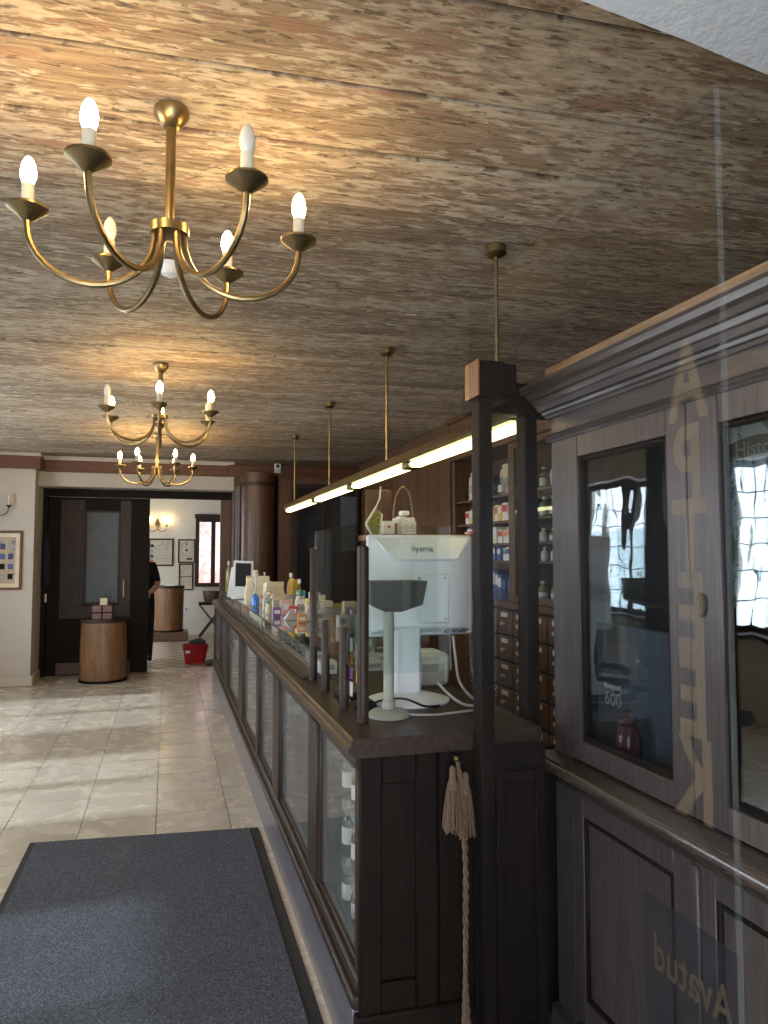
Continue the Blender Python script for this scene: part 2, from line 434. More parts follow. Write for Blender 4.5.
# ceiling of wide worn planks, running across the room at a slight angle
ceil = struct(MB().box(XL - 0.2, XR + 0.1, YF, YB - 0.1, HC + 0.012, HC + 0.1), 'ceiling', 'black_v')
ca = R(-2.6)
yy = -0.55; i = 0
while yy < YB + 0.1:
    w = rnd.choice((0.30, 0.34, 0.38, 0.27)); dz = rnd.uniform(0, 0.008)
    bm = MB().box(-3.0, 3.0, -w / 2 + 0.005, w / 2 - 0.005, HC - 0.006 + dz, HC + 0.03)
    p = build(bm, 'plank', 'ceil', ceil, bevel=0.004); p.location = (0.1, yy + w / 2, 0); p.rotation_euler = (0, 0, ca + rnd.uniform(-0.003, 0.003))
    yy += w; i += 1

struct(MB().box(XL - 0.2, XR + 0.1, YB, YN, 2.75, 2.85), 'ceiling_far_room', 'plaster_far')

# left wall: two leaded windows and a nearer one added to light the foreground
wins = [(1.7, 3.4), (4.45, 5.95), (6.75, 8.45)]; WZ0, WZ1 = 0.8, 2.38  # first span is the added window
wl = MB(); ys = YF
for a, b in wins:
    wl.box(XL - 0.35, XL, ys, a, 0, HC + 0.1); wl.box(XL - 0.35, XL, a, b, 0, WZ0).box(XL - 0.35, XL, a, b, WZ1, HC + 0.1); ys = b
wl.box(XL - 0.35, XL, ys, YB, 0, HC + 0.1)
struct(wl, 'wall_left', 'plaster')
for k, (a, b) in enumerate(wins):
    fr = MB().frame_x(XL - 0.24, XL - 0.18, a, b, WZ0, WZ1, 0.06).box(XL - 0.24, XL - 0.18, (a + b) / 2 - 0.045, (a + b) / 2 + 0.045, WZ0, WZ1)
    w = struct(fr, 'window_%d' % (k + 1), 'wood_v')
    for h in range(2):
        y0 = a + 0.06 if h == 0 else (a + b) / 2 + 0.045; y1 = (a + b) / 2 - 0.045 if h == 0 else b - 0.06
        build(MB().box(XL - 0.213, XL - 0.209, y0, y1, WZ0 + 0.06, WZ1 - 0.06), 'window_pane', 'glass_window', w)
        for q in range(1, 3): yq = y0 + (y1 - y0) * q / 3; build(MB().box(XL - 0.216, XL - 0.206, yq - 0.006, yq + 0.006, WZ0 + 0.06, WZ1 - 0.06), 'lead_came', 'lead', w)
        for q in range(1, 6): zq = WZ0 + 0.06 + (WZ1 - WZ0 - 0.12) * q / 6; build(MB().box(XL - 0.216, XL - 0.206, y0, y1, zq - 0.006, zq + 0.006), 'lead_came', 'lead', w)
    build(MB().box(XL - 0.2, XL + 0.03, a - 0.03, b + 0.03, WZ0 - 0.03, WZ0 + 0.005), 'window_sill', 'wood_y', w)
    portal('window_daylight_%d' % (k + 1), (XL - 0.3, (a + b) / 2, (WZ0 + WZ1) / 2), (1, 0, 0), b - a, WZ1 - WZ0)

# front wall behind the camera, open entrance narrowed to dim the counter end
struct(MB().box(XL - 0.35, -1.05, YF - 0.9, YF, 0, HC + 0.1).box(0.35, XR + 0.1, YF - 0.9, YF, 0, HC + 0.1).box(-1.05, 0.35, YF - 0.9, YF, 2.35, HC + 0.1), 'wall_front', 'plaster_white')
portal('entrance_daylight', (-0.35, YF - 0.95, 1.17), (0, 1, 0), 1.4, 2.35)
# plaster soffit of the thick front wall, just in the upper corner of the view
struct(MB().prism([(XL, YF), (XR, YF), (XR, 1.13 + 0.154 * (XR - 0.698)), (1.19, 1.206), (0.95, 1.165), (0.698, 1.13), (XL, 0.56)], 2.5, HC + 0.02), 'wall_front_soffit', 'plaster_white')

# right wall behind the shelves
struct(MB().box(XR, XR + 0.15, YF, YB + 4.4, 0, HC + 0.1), 'wall_right', 'brown_v')

# back wall: plaster pier on the left, lintel over the opening, jamb and panelling on the right
struct(MB().box(XL, -1.5, TRIM_L, YB, 0, HC + 0.1).box(-1.5, 0.80, 9.65, YB, 2.33, HC + 0.1), 'wall_back', 'plaster')
struct(MB().box(0.80, XR, 9.62, YB, 0, HC + 0.1), 'wall_back_right', 'brown_v')
struct(MB().box(XL, -1.44, TRIM_L - 0.05, TRIM_L - 0.001, 2.50, 2.65).box(-1.50, -1.44, TRIM_L, 9.6, 2.50, 2.65), 'trim_1', 'redwood_x', bevel=0.008)
struct(MB().box(-1.44, 0.72, 9.59, 9.649, 2.50, 2.64), 'trim_2', 'redwood_x', bevel=0.008)
struct(MB().box(XL, -1.44, TRIM_L - 0.05, TRIM_L - 0.001, 2.65, HC - 0.01).box(-1.5, -1.44, TRIM_L, 9.6, 2.65, HC - 0.01), 'trim_3', 'plaster')
struct(MB().box(-1.44, 0.8, 9.59, 9.649, 2.64, HC - 0.01), 'trim_4', 'plaster')
struct(MB().box(XL, -1.47, TRIM_L - 0.04, TRIM_L - 0.001, 0.0, 0.12).box(-1.499, -1.47, TRIM_L, 9.9, 0, 0.12), 'baseboard_back', 'plaster', bevel=0.01)
# dark frame round the opening
fr = struct(MB().box(-1.5, 0.80, 9.98, 10.06, 2.23, 2.33), 'door_1', 'black_v', bevel=0.006)
build(MB().box(0.66, 0.80, 9.98, 10.06, 0, 2.23), 'jamb', 'brown_v', fr, bevel=0.006)
build(MB().box(-1.5, -1.44, 9.98, 10.06, 0, 2.23), 'jamb', 'black_v', fr, bevel=0.006)

# far room shell
struct(MB().box(XL, 0.52, YN, YN + 0.2, 0, 2.8).box(1.12, XR, YN, YN + 0.2, 0, 2.8).box(0.52, 1.12, YN, YN + 0.2, 2.18, 2.8).box(0.52, 1.12, YN, YN + 0.2, 0, 0.92), 'wall_far', 'plaster_far')
struct(MB().box(XL - 0.2, XL, YB, 11.2, 0, 2.8).box(XL - 0.2, XL, 13.4, YN, 0, 2.8).box(XL - 0.2, XL, 11.2, 13.4, 0, 0.8).box(XL - 0.2, XL, 11.2, 13.4, 2.3, 2.8), 'wall_far_left', 'plaster_far')  # unseen side opening added to light the far room
portal('added_far_room_daylight', (XL - 0.1, 12.3, 1.55), (1, 0, 0), 2.2, 1.5)
wf = struct(MB().frame_y(0.50, 1.14, YN - 0.06, YN - 0.001, 0.90, 2.20, 0.07).box(0.79, 0.87, YN - 0.06, YN - 0.001, 0.97, 2.13), 'window_4', 'wood_v')
build(MB().box(0.48, 1.16, YN - 0.09, YN - 0.001, 2.20, 2.28), 'window_head', 'wood_x', wf, bevel=0.01)
for a, b in ((0.57, 0.79), (0.87, 1.07)): build(MB().box(a, b, YN - 0.03, YN - 0.026, 0.97, 2.13), 'window_pane', 'glass_window', wf)
struct(MB().box(-2.0, 4.0, 18.0, 18.3, -0.1, 6.0), 'wall_across_street', 'brick')

# ================================================================== BIG THINGS
# ---- tall glazed cabinet on the right
CX, CY0, CY1 = 1.2, 0.80, 2.16
cab = thing('display_cabinet', 'tall dark oak cabinet with two glazed doors and heavy cornice', 'cabinet', (1.42, 1.48, 0))
build(MB().box(CX + 0.02, 1.66, CY0, CY0 + 0.03, 0.1, 1.95).box(CX + 0.02, 1.66, CY1 - 0.03, CY1, 0.1, 1.95).box(1.63, 1.66, CY0 + 0.03, CY1 - 0.03, 0.1, 1.95)
      .box(CX + 0.02, 1.63, CY0 + 0.03, CY1 - 0.03, 1.92, 1.95).box(CX + 0.02, 1.63, CY0 + 0.03, CY1 - 0.03, 0.8, 0.86), 'carcass', 'black_v', cab)
build(MB().box(CX - 0.02, 1.66, CY0, CY1 + 0.01, 0, 0.1), 'plinth', 'cab_y', cab, bevel=0.006)
for a, b in ((CY1 - 0.105, CY1), (CY0, CY0 + 0.1)): build(MB().box(CX, CX + 0.02, a, b, 0.1, 1.95), 'corner_stile', 'cab_v', cab, bevel=0.003)
build(MB().box(CX, CX + 0.02, CY0 + 0.1, CY1 - 0.105, 1.872, 1.95), 'frieze', 'cab_y', cab)
prof = [(0, 1.945), (0.012, 1.945), (0.016, 1.953), (0.022, 1.957), (0.024, 1.966), (0.034, 1.970), (0.040, 1.985), (0.046, 1.990), (0.050, 2.004), (0.058, 2.008), (0.066, 2.022), (0.078, 2.030), (0.082, 2.045), (0.088, 2.052), (0, 2.06)]
path = [((CX, CY0), (-1, 0)), ((CX, CY1), (-1, 0.75)), ((1.66, CY1), (0, 0.75))]
build(MB().sweep(prof, path), 'cornice', 'cab_y', cab, sharp=25)
build(MB().box(1.15, 1.66, CY0, CY1 + 0.01, 2.06, 2.064), 'cornice_top_board', 'black_v', cab)
build(MB().box(1.15, 1.19, CY0, CY1 - 0.06, 2.064, 2.092), 'raw_wood_strip', 'oak_y', cab)['label'] = 'pale raw wood strip along the top'
build(MB().sweep([(0, 1.866), (0.010, 1.866), (0.016, 1.874), (0.010, 1.880), (0.018, 1.886), (0.006, 1.894), (0, 1.894)], [((CX, CY0), (-1, 0)), ((CX, CY1), (-1, 0.9))]), 'frieze_moulding', 'cab_y', cab, sharp=25)
wp = [(0, 0.785), (0.010, 0.785), (0.018, 0.798), (0.032, 0.806), (0.046, 0.820), (0.066, 0.830), (0.074, 0.845), (0.070, 0.860), (0.056, 0.870), (0.0, 0.880)]
build(MB().sweep(wp, [((CX, CY0), (-1, 0)), ((CX, CY1), (-1, 0.6)), ((1.66, CY1), (0, 0.6))]), 'waist_moulding', 'polish_y', cab, sharp=50)

def glazed_door(y0, y1, py0, py1):
    z0, z1 = 0.884, 1.868
    pz0, pz1 = 0.945, 1.80
    x0, x1 = CX - 0.004, CX + 0.022
    d = build(MB().box(x0, x1, y0, py0, z0, z1).box(x0, x1, py1, y1, z0, z1).box(x0, x1, py0, py1, z0, pz0).box(x0, x1, py0, py1, pz1, z1), 'door', 'cab_v', cab, bevel=0.002)
    build(MB().frame_x(CX + 0.002, CX + 0.02, py0, py1, pz0, pz1, 0.014), 'glazing_bead', 'black_v', d, bevel=0.004)
    g = MB(); n = 1
    g.box(CX + 0.014, CX + 0.017, py0 + 0.004, py1 - 0.004, pz0 + 0.004, pz1 - 0.004)
    build(g, 'pane', 'glass_old', d)
    return d
d1 = glazed_door(1.502, 2.053, 1.575, 1.995)
d2 = glazed_door(0.905, 1.498, 0.975, 1.392)
esc = MB(); 
esc.lathe([(0.0, 0), (0.020, 0), (0.022, 0.003), (0.017, 0.006), (0.012, 0.004), (0.0, 0.005)], 16)
esc.xf(Matrix.Translation((CX - 0.004, 1.455, 1.384)) @ Matrix.Rotation(R(-90), 4, 'Y') @ Matrix.Diagonal((1.35, 0.8, 1, 1)))
eo = build(esc, 'keyhole_escutcheon', 'iron', d2)
build(MB().box(CX - 0.0105, CX - 0.009, 1.4525, 1.4575, 1.376, 1.394), 'key_slot', 'black_plastic', d2)
for y0, y1 in ((1.502, 2.053), (0.905, 1.498)):
    z0, z1 = 0.12, 0.782
    d = build(MB().box(CX, CX + 0.02, y0, y0 + 0.085, z0, z1).box(CX, CX + 0.02, y1 - 0.055, y1, z0, z1).box(CX, CX + 0.02, y0 + 0.085, y1 - 0.055, z0, z0 + 0.07).box(CX, CX + 0.02, y0 + 0.085, y1 - 0.055, 0.722, z1), 'lower_door', 'cab_v', cab, bevel=0.002)
    build(MB().box(CX + 0.010, CX + 0.018, y0 + 0.085, y1 - 0.055, z0 + 0.07, 0.722), 'panel', 'cab_v', d)
    build(MB().frame_x(CX + 0.001, CX + 0.013, y0 + 0.085, y1 - 0.055, z0 + 0.07, 0.722, 0.016), 'panel_bead', 'black_v', d, bevel=0.004)
build(MB().box(CX - 0.012, CX + 0.004, 1.488, 1.516, 0.12, 0.776), 'cover_strip', 'cab_v', cab, bevel=0.004)
build(MB().box(CX + 0.05, 1.62, CY0 + 0.04, CY1 - 0.04, 1.36, 1.375), 'shelf', 'black_v', cab)
# contents of the cabinet
bd = thing('commemorative_board', 'dark blue grey board with cream numerals 600 inside the glazed cabinet', 'sign', (1.34, 1.84, 0.86))
build(MB().box(1.33, 1.345, 1.60, 2.115, 0.861, 1.285), 'panel', 'blue_panel', bd, bevel=0.002)
for body, size, z in (('600', 0.060, 1.052), ('Raeapteek', 0.022, 1.092)):
    tm = text_mb(body, size, 0.001)
    tm.xf(Matrix.Translation((1.3285, 2.028, z)) @ Matrix(((0, 0, -1, 0), (-1, 0, 0, 0), (0, 1, 0, 0), (0, 0, 0, 1))))
    build(tm, 'lettering', 'label_white', bd)['label'] = 'cream lettering ' + body
jar = thing('ceramic_jar', 'dark red ceramic jar standing before the numerals board in the cabinet', 'jar', (1.278, 1.88, 0.86))
build(MB().lathe([(0.025, 0), (0.036, 0.03), (0.04, 0.09), (0.034, 0.13), (0.025, 0.15), (0.03, 0.16)], 16, (1.278, 1.88, 0.861)), 'body', plain('dark_red_glaze', (0.10, 0.015, 0.02), 0.25, coat=0.4), jar)
build(MB().lathe([(0.031, 0), (0.028, 0.012), (0.01, 0.02), (0.012, 0.03), (0.0, 0.036)], 12, (1.278, 1.88, 1.021)), 'lid', plain('dark_red_lid', (0.10, 0.015, 0.02), 0.25, coat=0.4), jar)
en = thing('engraving_print', 'pale old engraving with ribbon banner inside the glazed cabinet', 'print', (1.30, 1.18, 1.376))
build(MB().box(1.295, 1.30, 0.96, 1.57, 1.376, 1.86), 'sheet', 'engraving', en)
bn = MB(); bpts = []
for q in range(13):
    y = 1.47 - q * 0.032; z = 1.742 + 0.012 * math.sin(q * 0.55); bpts.append((y, z))
for (ya, za), (yb, zb) in zip(bpts[:-1], bpts[1:]):
    bn.add([(1.2925, ya, za - 0.022), (1.2925, yb, zb - 0.022), (1.2925, yb, zb + 0.022), (1.2925, ya, za + 0.022)], [(0, 1, 2, 3)])
bn.add([(1.2925, 1.47, 1.72), (1.2925, 1.495, 1.705), (1.2925, 1.485, 1.742), (1.2925, 1.495, 1.778), (1.2925, 1.47, 1.764)], [(0, 1, 2, 3, 4)])
build(bn, 'banner', plain('banner_ink', (0.07, 0.085, 0.08), 0.7), en)
tm = text_mb('Historia', 0.05, 0.0005); tm.xf(Matrix.Translation((1.2915, 1.365, 1.746)) @ Matrix(((0, 0, -1, 0), (-1, 0, 0, 0), (0, 1, 0, 0), (0, 0, 0, 1))))
build(tm, 'lettering', plain('banner_letters', (0.34, 0.38, 0.36), 0.7), en)

# ---- open glass door leaf with gilt lettering, edge-on to the right of the viewer
GX, GY0, GY1, GZ1 = 0.65, 0.742, 1.532, 2.085
leaf = thing('glass_door_leaf', 'frameless glass door leaf with faded gold lettering standing open before tall cabinet', 'glass door', (GX, 1.14, 0))
build(MB().box(GX - 0.004, GX + 0.004, GY0 + 0.0015, GY1, 0.0, GZ1), 'pane', 'glass_leaf', leaf)
build(MB().box(GX - 0.004, GX + 0.004, GY0 - 0.0005, GY0 + 0.001, 0.0, GZ1), 'polished_edge', film('glass_edge_film', (0.62, 0.68, 0.66), 0.035), leaf)
FACE = Matrix(((0, 0, 1, 0), (1, 0, 0, 0), (0, 1, 0, 0), (0, 0, 0, 1)))      # letters read from the cabinet side
zs = [1.725, 1.613, 1.515, 1.418, 1.313, 1.207]
for ch, z in zip('APTEEK', zs):
    tm = text_mb(ch, 0.145, bold=0.004); 
    tm.xf(Matrix.Translation((GX + 0.0052, 0.818, z)) @ FACE @ Matrix.Diagonal((0.75, 1, 1, 1)))
    build(tm, 'letter', 'gold_film', leaf)
build(MB().box(GX + 0.0046, GX + 0.0050, GY0 + 0.01, 0.93, 0.45, 1.028), 'dark_film', 'dark_film', leaf)
tm = text_mb('Avatud', 0.068, bold=0.001); tm.xf(Matrix.Translation((GX + 0.0056, 0.838, 0.952)) @ FACE @ Matrix.Diagonal((0.78, 1, 1, 1)))
build(tm, 'lettering', film('gold_notice_lettering', (0.60, 0.45, 0.18), 0.75), leaf)

# ---- glazed screen between counter and cabinet
SY = 2.13
scr = thing('glazed_screen', 'dark wooden post and beam screen with glass between counter and cabinet', 'screen', (1.05, SY, 0))
build(MB().box(0.888, 0.932, 2.03, 2.09, 0, 1.975), 'post', 'black_v', scr, bevel=0.004)
build(MB().box(1.152, 1.198, 2.25, 2.32, 0, 1.975), 'post', 'black_v', scr, bevel=0.004)
bmo = build(MB().box(0.880, 0.96, 2.00, 2.10, 1.975, 2.08).box(0.96, 1.01, 2.02, 2.33, 1.975, 2.08).box(1.01, 1.60, 2.245, 2.33, 1.975, 2.08), 'beam', 'black_v', scr, bevel=0.004)
build(MB().box(0.872, 0.8795, 2.00, 2.10, 1.972, 2.083), 'beam_end_board', 'oak_v', scr, bevel=0.002)
lp = build(MB().box(0.932, 1.105, 2.05, 2.075, 0.0, 0.93), 'lower_panel', 'black_v', scr)
build(MB().frame_y(0.94, 1.095, 2.038, 2.050, 0.1, 0.86, 0.03), 'panel_frame', 'black_v', lp, bevel=0.003)
build(MB().box(1.198, 1.60, 2.27, 2.29, 0.0, 0.86), 'lower_panel', 'black_v', scr)
build(MB().box(0.96, 1.15, 2.285, 2.29, 0.975, 1.972), 'pane', 'glass_screen', scr)

# ---- long display counter
cnt = thing('display_counter', 'long dark wood shop counter with glazed front and narrow ledge', 'counter', (0.85, 5.7, 0))
KY0, KY1 = 2.13, 9.10
build(MB().box(0.53, 1.10, KY0 + 0.01, KY1, 0, 0.195), 'plinth', 'greysheen', cnt, bevel=0.004)
build(MB().box(0.525, 0.60, KY0, KY1, 0.195, 0.235).box(0.538, 0.60, KY0, KY1, 0.235, 0.285), 'bottom_rail', 'wood_y', cnt, bevel=0.008)
build(MB().box(0.548, 0.59, KY0, KY1, 0.872, 0.915), 'top_rail', 'wood_y', cnt, bevel=0.003)
lg = [(0.512, 0.925), (0.505, 0.932), (0.505, 0.945), (0.515, 0.950), (0.515, 0.966), (0.522, 0.970), (1.12, 0.970), (1.12, 0.915), (0.53, 0.915)]
mbl = MB(); n = len(lg)
mbl.add([(x, KY0 - 0.03, z) for x, z in lg] + [(x, KY1, z) for x, z in lg], [tuple(range(n)), tuple(range(2 * n - 1, n - 1, -1))] + [(i, n + i, n + (i + 1) % n, (i + 1) % n) for i in range(n)])
build(mbl, 'counter_top', 'wood_y', cnt, sharp=25)
stiles = [(2.13, 2.17), (2.755, 2.93), (3.74, 3.95), (4.61, 4.72), (5.61, 5.93), (7.0, 7.35), (7.9, 8.1), (9.0, 9.10)]
for a, b in stiles: build(MB().box(0.542, 0.60, a, b, 0.285, 0.872), 'stile', 'wood_v', cnt, bevel=0.004)
for (a, b), (c, d) in zip(stiles[:-1], stiles[1:]):
    fr = build(MB().frame_x(0.552, 0.575, b, c, 0.285, 0.872, 0.022), 'sash', 'wood_v', cnt, bevel=0.005)
    build(MB().box(0.562, 0.566, b + 0.02, c - 0.02, 0.305, 0.852), 'pane', 'glass_front', fr)
build(MB().box(0.60, 1.08, KY0 + 0.04, KY1, 0.240, 0.255), 'case_floor', 'wood_y', cnt)
build(MB().box(1.06, 1.08, 2.93, KY1, 0.255, 0.915), 'case_back', 'label_white', cnt)
build(MB().box(1.068, 1.073, KY0 + 0.04, 2.92, 0.255, 0.915), 'back_pane', 'glass', cnt)  # unseen back of first bay made glass to let more light in
for a, b in stiles[1:-1]: build(MB().box(0.60, 1.06, (a + b) / 2 - 0.01, (a + b) / 2 + 0.01, 0.255, 0.915), 'case_divider', 'wood_v', cnt)
for z in (0.44, 0.64): build(MB().box(0.58, 1.055, KY0 + 0.05, 2.83, z, z + 0.008), 'glass_shelf', 'clear', cnt)
ep = build(MB().box(0.545, 0.90, KY0, KY0 + 0.04, 0.195, 0.915), 'end_panel', 'black_v', cnt)
build(MB().box(0.545, 0.61, KY0 - 0.016, KY0, 0.17, 0.915).box(0.715, 0.782, KY0 - 0.016, KY0, 0.17, 0.915).box(0.61, 0.715, KY0 - 0.016, KY0, 0.83, 0.915).box(0.61, 0.715, KY0 - 0.016, KY0, 0.17, 0.27), 'end_frame', 'black_v', ep, bevel=0.004)
build(MB().box(0.788, 0.90, KY0 - 0.014, KY0, 0.17, 0.915), 'end_board', 'black_v', ep, bevel=0.003)
build(MB().box(0.53, 0.90, KY0 - 0.03, KY0 + 0.01, 0.0, 0.19), 'end_plinth', 'black_v', ep, bevel=0.006)

# ---- low glass case on the counter
cs = thing('glass_display_case', 'low flat glass case running along the counter top', 'display case', (0.85, 6.1, 0.97))
CZ = 1.09
build(MB().box(0.60, 1.10, 3.16, 8.95, CZ - 0.006, CZ), 'top_pane', 'glass_top', cs)
yb = [3.16, 4.15, 4.92, 5.8, 6.5, 7.3, 8.2, 9.0]
for a, b in zip(yb[:-1], yb[1:]): build(MB().box(0.604, 0.608, a + 0.008, b - 0.008, 0.972, CZ - 0.008), 'front_pane', 'glass_case', cs)
for y in yb: build(MB().box(0.600, 0.612, y - 0.007, y + 0.007, 0.9705, CZ - 0.007), 'mullion', 'iron', cs)
build(MB().box(0.597, 0.603, 3.15, 9.01, CZ - 0.004, CZ + 0.002), 'edge_trim', 'iron', cs)
build(MB().box(1.09, 1.10, 3.16, 9.0, 0.9705, CZ - 0.007), 'back_board', 'wood_y', cs)
build(MB().box(0.56, 0.585, 3.16, 9.0, 0.9705, 0.984), 'front_strip', 'wood_y', cs, bevel=0.004)

# ---- sneeze guard
sg = thing('counter_guard', 'clear glass counter guard held by dark turned wooden posts', 'glass guard', (0.6, 2.7, 0.97))
def gpost(y, z1, r=0.017): build(MB().lathe([(r, 0), (r, z1 - 0.9705 - 0.006), (r * 0.7, z1 - 0.9705)], 14, (0.60, y, 0.9705)), 'post', 'wood_v', sg)
gpost(2.30, 1.53, 0.019); gpost(2.56, 1.245); gpost(2.88, 1.245); gpost(3.13, 1.53)
build(MB().box(0.598, 0.603, 2.318, 3.115, 1.12, 1.60), 'pane', 'glass', sg)
build(MB().box(0.62, 0.90, 2.298, 2.303, 1.12, 1.595), 'pane', 'glass', sg)
sp = build(MB().box(0.62, 0.624, 2.50, 2.575, 0.985, 1.225), 'card_pane', 'glass', sg)
for q, (c, z, h) in enumerate((('label_print', 1.165, 0.045), ('c_orange', 1.118, 0.04), ('c_purple', 1.07, 0.04), ('label_print', 1.01, 0.05))):
    build(MB().box(0.6185, 0.6195, 2.515, 2.565, z, z + h), 'sticker', c, sp)
build(MB().box(0.6285, 0.6295, 2.46, 2.50, 1.13, 1.19), 'sticker', 'label_print', sp); build(MB().box(0.6285, 0.6295, 2.46, 2.50, 1.06, 1.12), 'sticker', 'c_orange', sp)

# ---- hanging fluorescent lamp
fl = thing('hanging_strip_lamp', 'long brass trimmed fluorescent strip hung on rods over the counter', 'lamp', (1.2, 5.0, 2.7))
LZ = 1.975
hp = [(-0.048, LZ), (-0.055, LZ + 0.012), (-0.038, LZ + 0.045), (-0.025, LZ + 0.06), (0.025, LZ + 0.06), (0.038, LZ + 0.045), (0.055, LZ + 0.012), (0.048, LZ)]
hb = MB(); n = len(hp)
hb.add([(1.2 + x, 2.36, z) for x, z in hp] + [(1.2 + x, 7.68, z) for x, z in hp], [tuple(range(n)), tuple(range(2 * n - 1, n - 1, -1))] + [(i, n + i, n + (i + 1) % n, (i + 1) % n) for i in range(n)])
build(hb, 'housing', 'brass', fl, sharp=25)
for a, b in ((2.38, 3.555), (3.655, 4.795), (4.895, 6.095), (6.195, 7.66)):
    build(MB().box(1.166, 1.234, a, b, LZ - 0.03, LZ - 0.001), 'diffuser', 'tube', fl, bevel=0.012)
for y in (3.605, 4.845, 6.145): build(MB().box(1.16, 1.24, y - 0.05, y + 0.05, LZ - 0.034, LZ), 'joint_cap', 'iron', fl, bevel=0.004)
for y in (2.57, 4.06, 5.64, 7.30):
    rd = build(MB().tube([(1.2, y, LZ + 0.055), (1.2, y, HC - 0.007)], 0.008, 8), 'rod', 'brass', fl)
    build(MB().lathe([(0.02, -0.045), (0.042, -0.03), (0.042, 0), (0.0, 0.0)], 14, (1.2, y, HC - 0.007)), 'ceiling_rose', 'brass', rd)

# ---- chandeliers
def chandelier(loc, off, unlit, label):
    c = thing('chandelier', label, 'chandelier', loc, 'brass chandeliers under the plank ceiling')
    x, y, z = loc
    build(MB().lathe([(0.030, 0), (0.046, -0.004), (0.046, -0.022), (0.026, -0.05), (0.014, -0.056)], 20, (x, y, z)), 'ceiling_rose', 'brass', c)
    build(MB().tube([(x, y, z - 0.05), (x, y, z - 0.33)], 0.013, 12), 'stem', 'brass', c)
    build(MB().lathe([(0.02, -0.318), (0.050, -0.322), (0.050, -0.346), (0.03, -0.352)], 20, (x, y, z)), 'hub', 'brass', c)
    RR = 0.345
    for k in range(6):
        a = R(off + 60 * k); ca_, sa_ = math.cos(a), math.sin(a)
        def at(r, dz): return (x + ca_ * r, y + sa_ * r, z + dz)
        pr = [(0.038, -0.335), (0.038, -0.36)]
        for q in range(1, 17):
            t = math.pi * (1 + q / 16); cx_, rx, dep = (0.038 + RR) / 2, (RR - 0.038) / 2, 0.14
            pr.append((cx_ + rx * math.cos(t), -0.36 + dep * math.sin(t)))
        pr.append((RR, -0.345))
        arm = build(MB().tube([at(r, dz) for r, dz in pr], 0.0085, 8), 'arm', 'brass', c)
        cx, cy, cz = at(RR, 0)
        build(MB().lathe([(0.010, -0.352), (0.020, -0.345), (0.050, -0.322), (0.050, -0.316), (0.018, -0.318)], 18, (cx, cy, cz)), 'drip_cup', 'brass', arm)
        build(MB().lathe([(0.0155, -0.318), (0.0155, -0.258), (0.012, -0.256)], 12, (cx, cy, cz)), 'candle_sleeve', 'candle', arm)
        build(MB().lathe([(0.013, -0.256), (0.0185, -0.240), (0.0195, -0.225), (0.016, -0.205), (0.008, -0.190), (0.001, -0.185)], 12, (cx, cy, cz)), 'bulb', 'bulb_off' if k in unlit else 'bulb_on', arm)
    return c
chandelier((-0.01, 2.0, HC - 0.006), 0, (5, 2), 'large brass six arm chandelier with two unlit bulbs, largest and closest to entrance')
chandelier((-0.062, 4.78, HC - 0.006), 30, (3, 0), 'brass six arm chandelier hanging between two others, over the room centre')
chandelier((-0.12, 7.6, HC - 0.006), 0, (), 'brass chandelier with all bulbs lit, hanging close to the sliding door')

sm = thing('smoke_detector', 'small white round smoke detector on the planks beyond the largest chandelier', 'detector', (0.0, 3.1, HC - 0.006))
build(MB().lathe([(0.05, 0), (0.05, -0.015), (0.04, -0.03)], 20, (-0.01, 3.1, HC - 0.007)), 'base', 'white_plastic', sm)
build(MB().lathe([(0.038, -0.03), (0.034, -0.045), (0.02, -0.052), (0.001, -0.053)], 20, (-0.01, 3.1, HC - 0.007)), 'sensor_cap', 'white_plastic', sm)

# ---- sliding door in the back opening
sd = thing('sliding_door', 'dark wooden sliding door with tall frosted glass panel', 'door', (-0.87, 10.12, 0))
DY0, DY1 = 10.07, 10.12
build(MB().box(-1.50, -1.005, DY0, DY1, 0, 2.23).box(-0.605, -0.235, DY0, DY1, 0, 2.23).box(-1.005, -0.605, DY0, DY1, 2.05, 2.23).box(-1.005, -0.605, DY0, DY1, 0, 0.89), 'leaf', 'black_v', sd)
build(MB().frame_y(-1.02, -0.59, DY0 - 0.012, DY0, 0.875, 2.065, 0.025), 'glass_bead', 'wood_v', sd, bevel=0.004)
build(MB().box(-1.005, -0.605, DY0 + 0.02, DY0 + 0.03, 0.89, 2.05), 'frosted_pane', 'frosted', sd)
build(MB().box(-1.30, -1.02, DY0 - 0.008, DY0 - 0.0005, 0.86, 2.2).box(-0.59, -0.46, DY0 - 0.008, DY0 - 0.0005, 0.86, 2.2).box(-1.30, -0.46, DY0 - 0.008, DY0 - 0.0005, 0.70, 0.86), 'raised_frame', 'wood_v', sd, bevel=0.003)
build(MB().box(-1.32, -0.445, DY0 - 0.012, DY0 - 0.0005, 0.01, 0.155), 'kick_board', 'brown_x', sd, bevel=0.003)
build(MB().tube([(-0.535, DY0, 1.19), (-0.535, DY0 - 0.04, 1.18), (-0.535, DY0 - 0.04, 0.97), (-0.535, DY0, 0.96)], 0.010, 8), 'handle', 'brass', sd)
co = thing('hanging_coat', 'dark navy coat hanging at the edge of the dark doorway', 'coat', (-1.47, 9.93, 0.9))
cm = MB()
cm.lathe([(0.02, 0), (0.045, 0.03), (0.055, 0.2), (0.05, 0.45), (0.035, 0.56), (0.012, 0.62)], 12); cm.xf(Matrix.Translation((-1.43, 9.925, 1.12)) @ Matrix.Diagonal((0.9, 0.75, 1, 1)))
build(cm, 'coat_body', 'navy', co)
build(MB().tube([(-1.43, 9.925, 1.70), (-1.43, 9.94, 1.76), (-1.43, 9.985, 1.77)], 0.006, 6), 'hook', 'iron', co)
build(MB().box(-1.45, -1.43, 9.965, 9.978, 0.92, 1.02), 'tag', 'label_white', co)

